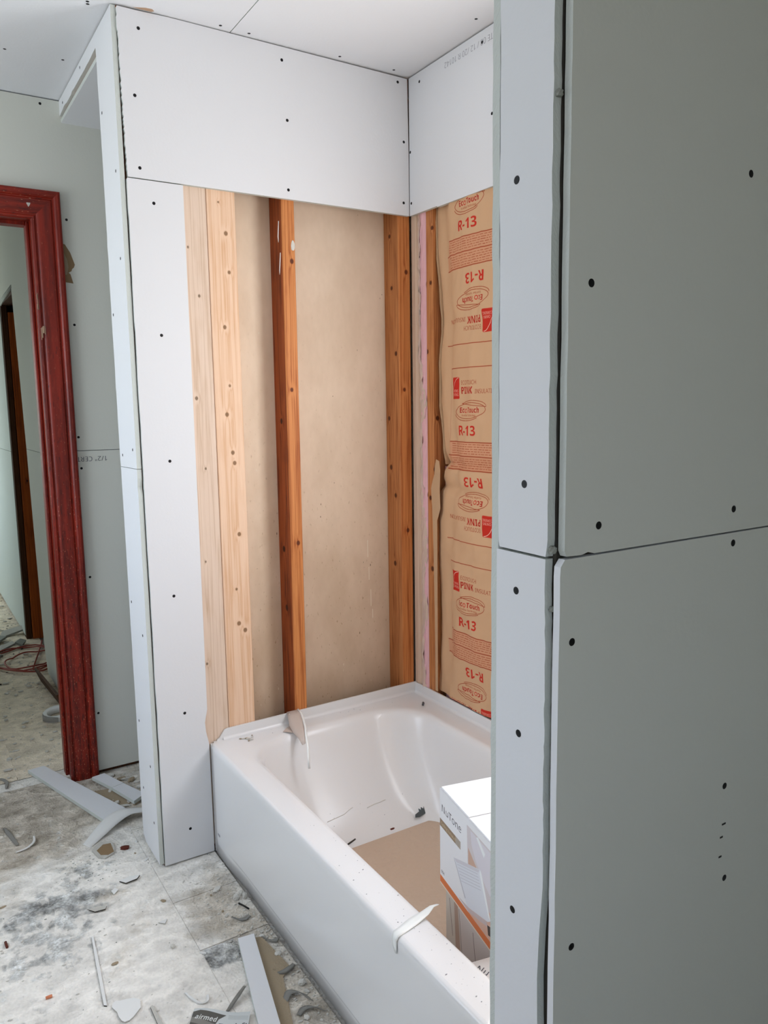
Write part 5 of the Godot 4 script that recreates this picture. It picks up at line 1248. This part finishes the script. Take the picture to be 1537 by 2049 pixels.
func scrap_core() -> MeshInstance3D:
	var o := MeshInstance3D.new()
	o.name = "brown_backing"
	o.mesh = slab(PackedVector2Array([Vector2(-0.024, 0.012), Vector2(0.0, 0.034), Vector2(0.022, 0.028), Vector2(0.021, -0.022), Vector2(0.002, -0.030), Vector2(-0.018, -0.018)]), Vector3(0, 0.0066, 0), Vector3(1, 0, 0), Vector3(0, 0, -1), 0.001, M.brown_paper, M.brown_paper)
	return o

func printed_scrap() -> void:
	var im := Image.create(512, 384, false, Image.FORMAT_RGB8)
	im.fill(Color(0.80, 0.82, 0.82))
	fill_poly(im, PackedVector2Array([Vector2(0, 40), Vector2(60, 20), Vector2(300, 40), Vector2(240, 90), Vector2(200, 190), Vector2(190, 384), Vector2(0, 384)]), Color(0.36, 0.35, 0.33))
	fill_poly(im, PackedVector2Array([Vector2(0, 100), Vector2(220, 140), Vector2(200, 190), Vector2(0, 160)]), Color(0.52, 0.51, 0.49))
	write(im, "airmed", true, Vector2(128, 95), 46, Color(0.85, 0.86, 0.85), false, 190, 0.25)
	write(im, "Easi-fill", false, Vector2(390, 170), 86, Color(0.30, 0.31, 0.33), false, 300, 0.2)
	for r in 3:
		line(im, PackedVector2Array([Vector2(320, 40 + r * 16), Vector2(500, 52 + r * 16)]), 4, Color(0.6, 0.62, 0.62))
	var m := mat(Color.WHITE, 0.6, 0.4)
	m.albedo_texture = tex(im)
	var o := Vector3(-0.268, 0.004, 0.600)
	var u := Vector3(0.105, 0, 0.082); var v := Vector3(-0.055, 0, 0.095)
	var rows := []
	for j in 9:
		var row := []
		for i in 13:
			var a := i / 12.0; var b := j / 8.0
			row.append(u * a + v * b + Vector3(0, 0.003 + 0.003 * sin(a * 7.0 + b * 3.0) + 0.006 * b * (1.0 - a), 0))
		rows.append(row)
	single("printed_bag_scrap", grid(rows), m, "crumpled printed bag scrap with grey and white lettering at the bottom edge", "bag", o)

func rubble_by_wall() -> void:
	var r2 := RandomNumberGenerator.new(); r2.seed = 92
	var first := lump(Vector3(0.016, 0.009, 0.010), 500, 7)
	for k in 10:
		var o := single("broken_bit", first if k % 2 else lump(Vector3(0.022, 0.005, 0.009), 501 + k, 6), M.chip if k % 3 else M.beige, "broken plaster bit in the rubble on the floor behind the partition foot", "plaster", Vector3(r2.randf_range(-0.19, -0.05), 0.0, r2.randf_range(-0.735, -0.44)), "broken bits behind the partition")
		o.rotation = Vector3(r2.randf_range(-0.3, 0.3), r2.randf() * TAU, r2.randf_range(-0.3, 0.3)); o.scale = Vector3.ONE * r2.randf_range(0.6, 1.25)
	for k in 15:
		var z := 0.12 + 0.72 * r2.randf()
		var o := single("plaster_bit", lump(Vector3(r2.randf_range(0.004, 0.011), r2.randf_range(0.002, 0.007), r2.randf_range(0.003, 0.007)), 540 + k, 6), M.chip if k % 4 else M.beige, "small pale plaster bit scattered along the foot of the tub skirt", "plaster", Vector3(-0.012 - 0.085 * pow(r2.randf(), 1.5), 0.0, z), "plaster bits along the tub skirt")
		o.rotation.y = r2.randf() * TAU
	for k in 12:
		var o := single("floor_chip", lump(Vector3(r2.randf_range(0.004, 0.012), 0.003, r2.randf_range(0.003, 0.007)), 580 + k, 6), [M.chip_white, M.chip, M.beige][k % 3], "loose pale chip strewn on the open floor left of the bathtub", "chip", Vector3(r2.randf_range(-0.66, -0.12), 0.0, r2.randf_range(-0.62, 0.62)), "chips strewn on the open floor")
		o.rotation.y = r2.randf() * TAU
	# broken bits in the gap under the back wall, behind the partition
	var r := RandomNumberGenerator.new(); r.seed = 91
	var spec := [[-0.165, -0.705, 0.024, "flat pale offcut against the foot of the back wall"], [-0.10, -0.63, 0.020, "wedge-shaped chunk in the rubble behind the partition"], [-0.085, -0.56, 0.018, "upper pale chunk beside the short cracked strip"], [-0.12, -0.66, 0.014, "small dark-edged chunk nearest the back wall's bottom"], [-0.07, -0.50, 0.020, "white block touching the partition's edge"], [-0.14, -0.60, 0.013, "small chunk between the short cracked strip and the rubble"]]
	var k := 0
	for q in spec:
		var o := single("plaster_chunk", lump(Vector3(q[2], q[2] * 0.55, q[2] * 0.6), 400 + k, 7), M.chip if k % 2 == 0 else M.beige, q[3], "plaster", Vector3(q[0], 0.0, q[1]))
		o.rotation.y = r.randf() * TAU
		k += 1
	flat("backing_scrap", "thin beige paper scrap under the short cracked strip", "paper", [[-0.235, -0.62], [-0.15, -0.60], [-0.12, -0.48], [-0.17, -0.44], [-0.23, -0.55]], 0.0006, 0.002, M.beige, M.beige)

func hall_things() -> void:
	var cord := mat(Color(0.62, 0.27, 0.22), 0.5)
	var pts := PackedVector3Array()
	for i in 90:
		var a := i * 0.23
		var q := 0.13 + 0.035 * sin(i * 0.11) + 0.02 * sin(i * 0.37)
		pts.append(Vector3(cos(a) * q * 1.15, 0.006 + 0.012 * absf(sin(i * 0.5)) , sin(a) * q * 1.5))
	for q in [Vector3(0.10, 0.01, -0.25), Vector3(0.12, 0.008, -0.35)]: pts.append(q)
	single("cord_coil", tube(pts, 0.0042, 6), cord, "loose coil of reddish cord on the hall floor", "cord", Vector3(-0.215, 0, -2.40))
	var tr := thing("tape_roll", "white roll of tape lying on the hall floor beyond the red frame", "tape", Vector3(-0.225, 0.0, -1.44))
	var rows := []
	for q in [[0.040, 0.002], [0.060, 0.0], [0.0615, 0.004], [0.0615, 0.028], [0.059, 0.032], [0.042, 0.032], [0.040, 0.028], [0.040, 0.002]]:
		var row := []
		for i in 28: row.append(Vector3(cos(TAU * i / 28) * q[0], q[1], sin(TAU * i / 28) * q[0]))
		rows.append(row)
	part("tape", grid(rows, true), M.chip_white, tr).rotation = Vector3(0.12, 0, 0.1)
	part("loose_end", ribbon([Vector3(-0.06, 0.018, 0.0), Vector3(-0.066, 0.022, 0.03), Vector3(-0.05, 0.024, 0.062), Vector3(-0.01, 0.02, 0.085)], [Vector3(0, 0.014, 0), Vector3(0, 0.014, 0), Vector3(0, 0.013, 0), Vector3(0, 0.011, 0)], 0.0015), M.chip, tr)
	# heap of broken drywall by the far jamb
	var spec := [[-0.31, -2.70, 0.07, 0.035, 0.4, "light grey board scrap on top of the heap in the hall"], [-0.215, -2.74, 0.06, 0.025, 1.2, "narrow pale scrap leaning on the heap in the hall"], [-0.40, -2.58, 0.07, 0.04, -0.5, "large grey scrap at the left of the heap in the hall"], [-0.33, -2.88, 0.07, 0.04, 0.9, "dark-edged scrap at the back of the heap in the hall"], [-0.235, -3.02, 0.08, 0.035, 0.2, "flat scrap against the pale green wall in the hall"], [-0.46, -2.78, 0.08, 0.035, 1.8, "long scrap at the far left of the heap in the hall"]]
	var k := 0
	for q in spec:
		var o := single("board_scrap", slab(PackedVector2Array([Vector2(-q[2], -q[3]), Vector2(q[2] * 0.8, -q[3] * 0.8), Vector2(q[2], q[3] * 0.7), Vector2(-q[2] * 0.5, q[3])]), Vector3(0, 0.006, 0), Vector3(1, 0, 0), Vector3(0, 0, -1), 0.012, M.chip if k % 2 == 0 else M.gypsum_dusty, M.gypsum_dusty), null, q[5], "scrap", Vector3(q[0], 0.016 + 0.004 * (k % 3), q[1]))
		o.rotation = Vector3(0.25 * sin(k * 2.0), q[4], 0.2 * cos(k * 1.7))
		k += 1
	crumbs("hall_grit", "broken plaster and dust scattered over the hall floor", M.chip, 900, 63, func(q: RandomNumberGenerator): return Vector3(q.randf_range(-0.9, -0.18), 0.001, q.randf_range(-4.6, -0.9)), 0.006, "grit")
	crumbs("dark_hall_grit", "dark scraps among the plaster on the hall floor", M.dust_and_shade_dark, 300, 64, func(q: RandomNumberGenerator): return Vector3(q.randf_range(-0.9, -0.18), 0.001, q.randf_range(-4.6, -1.9)), 0.006, "grit")
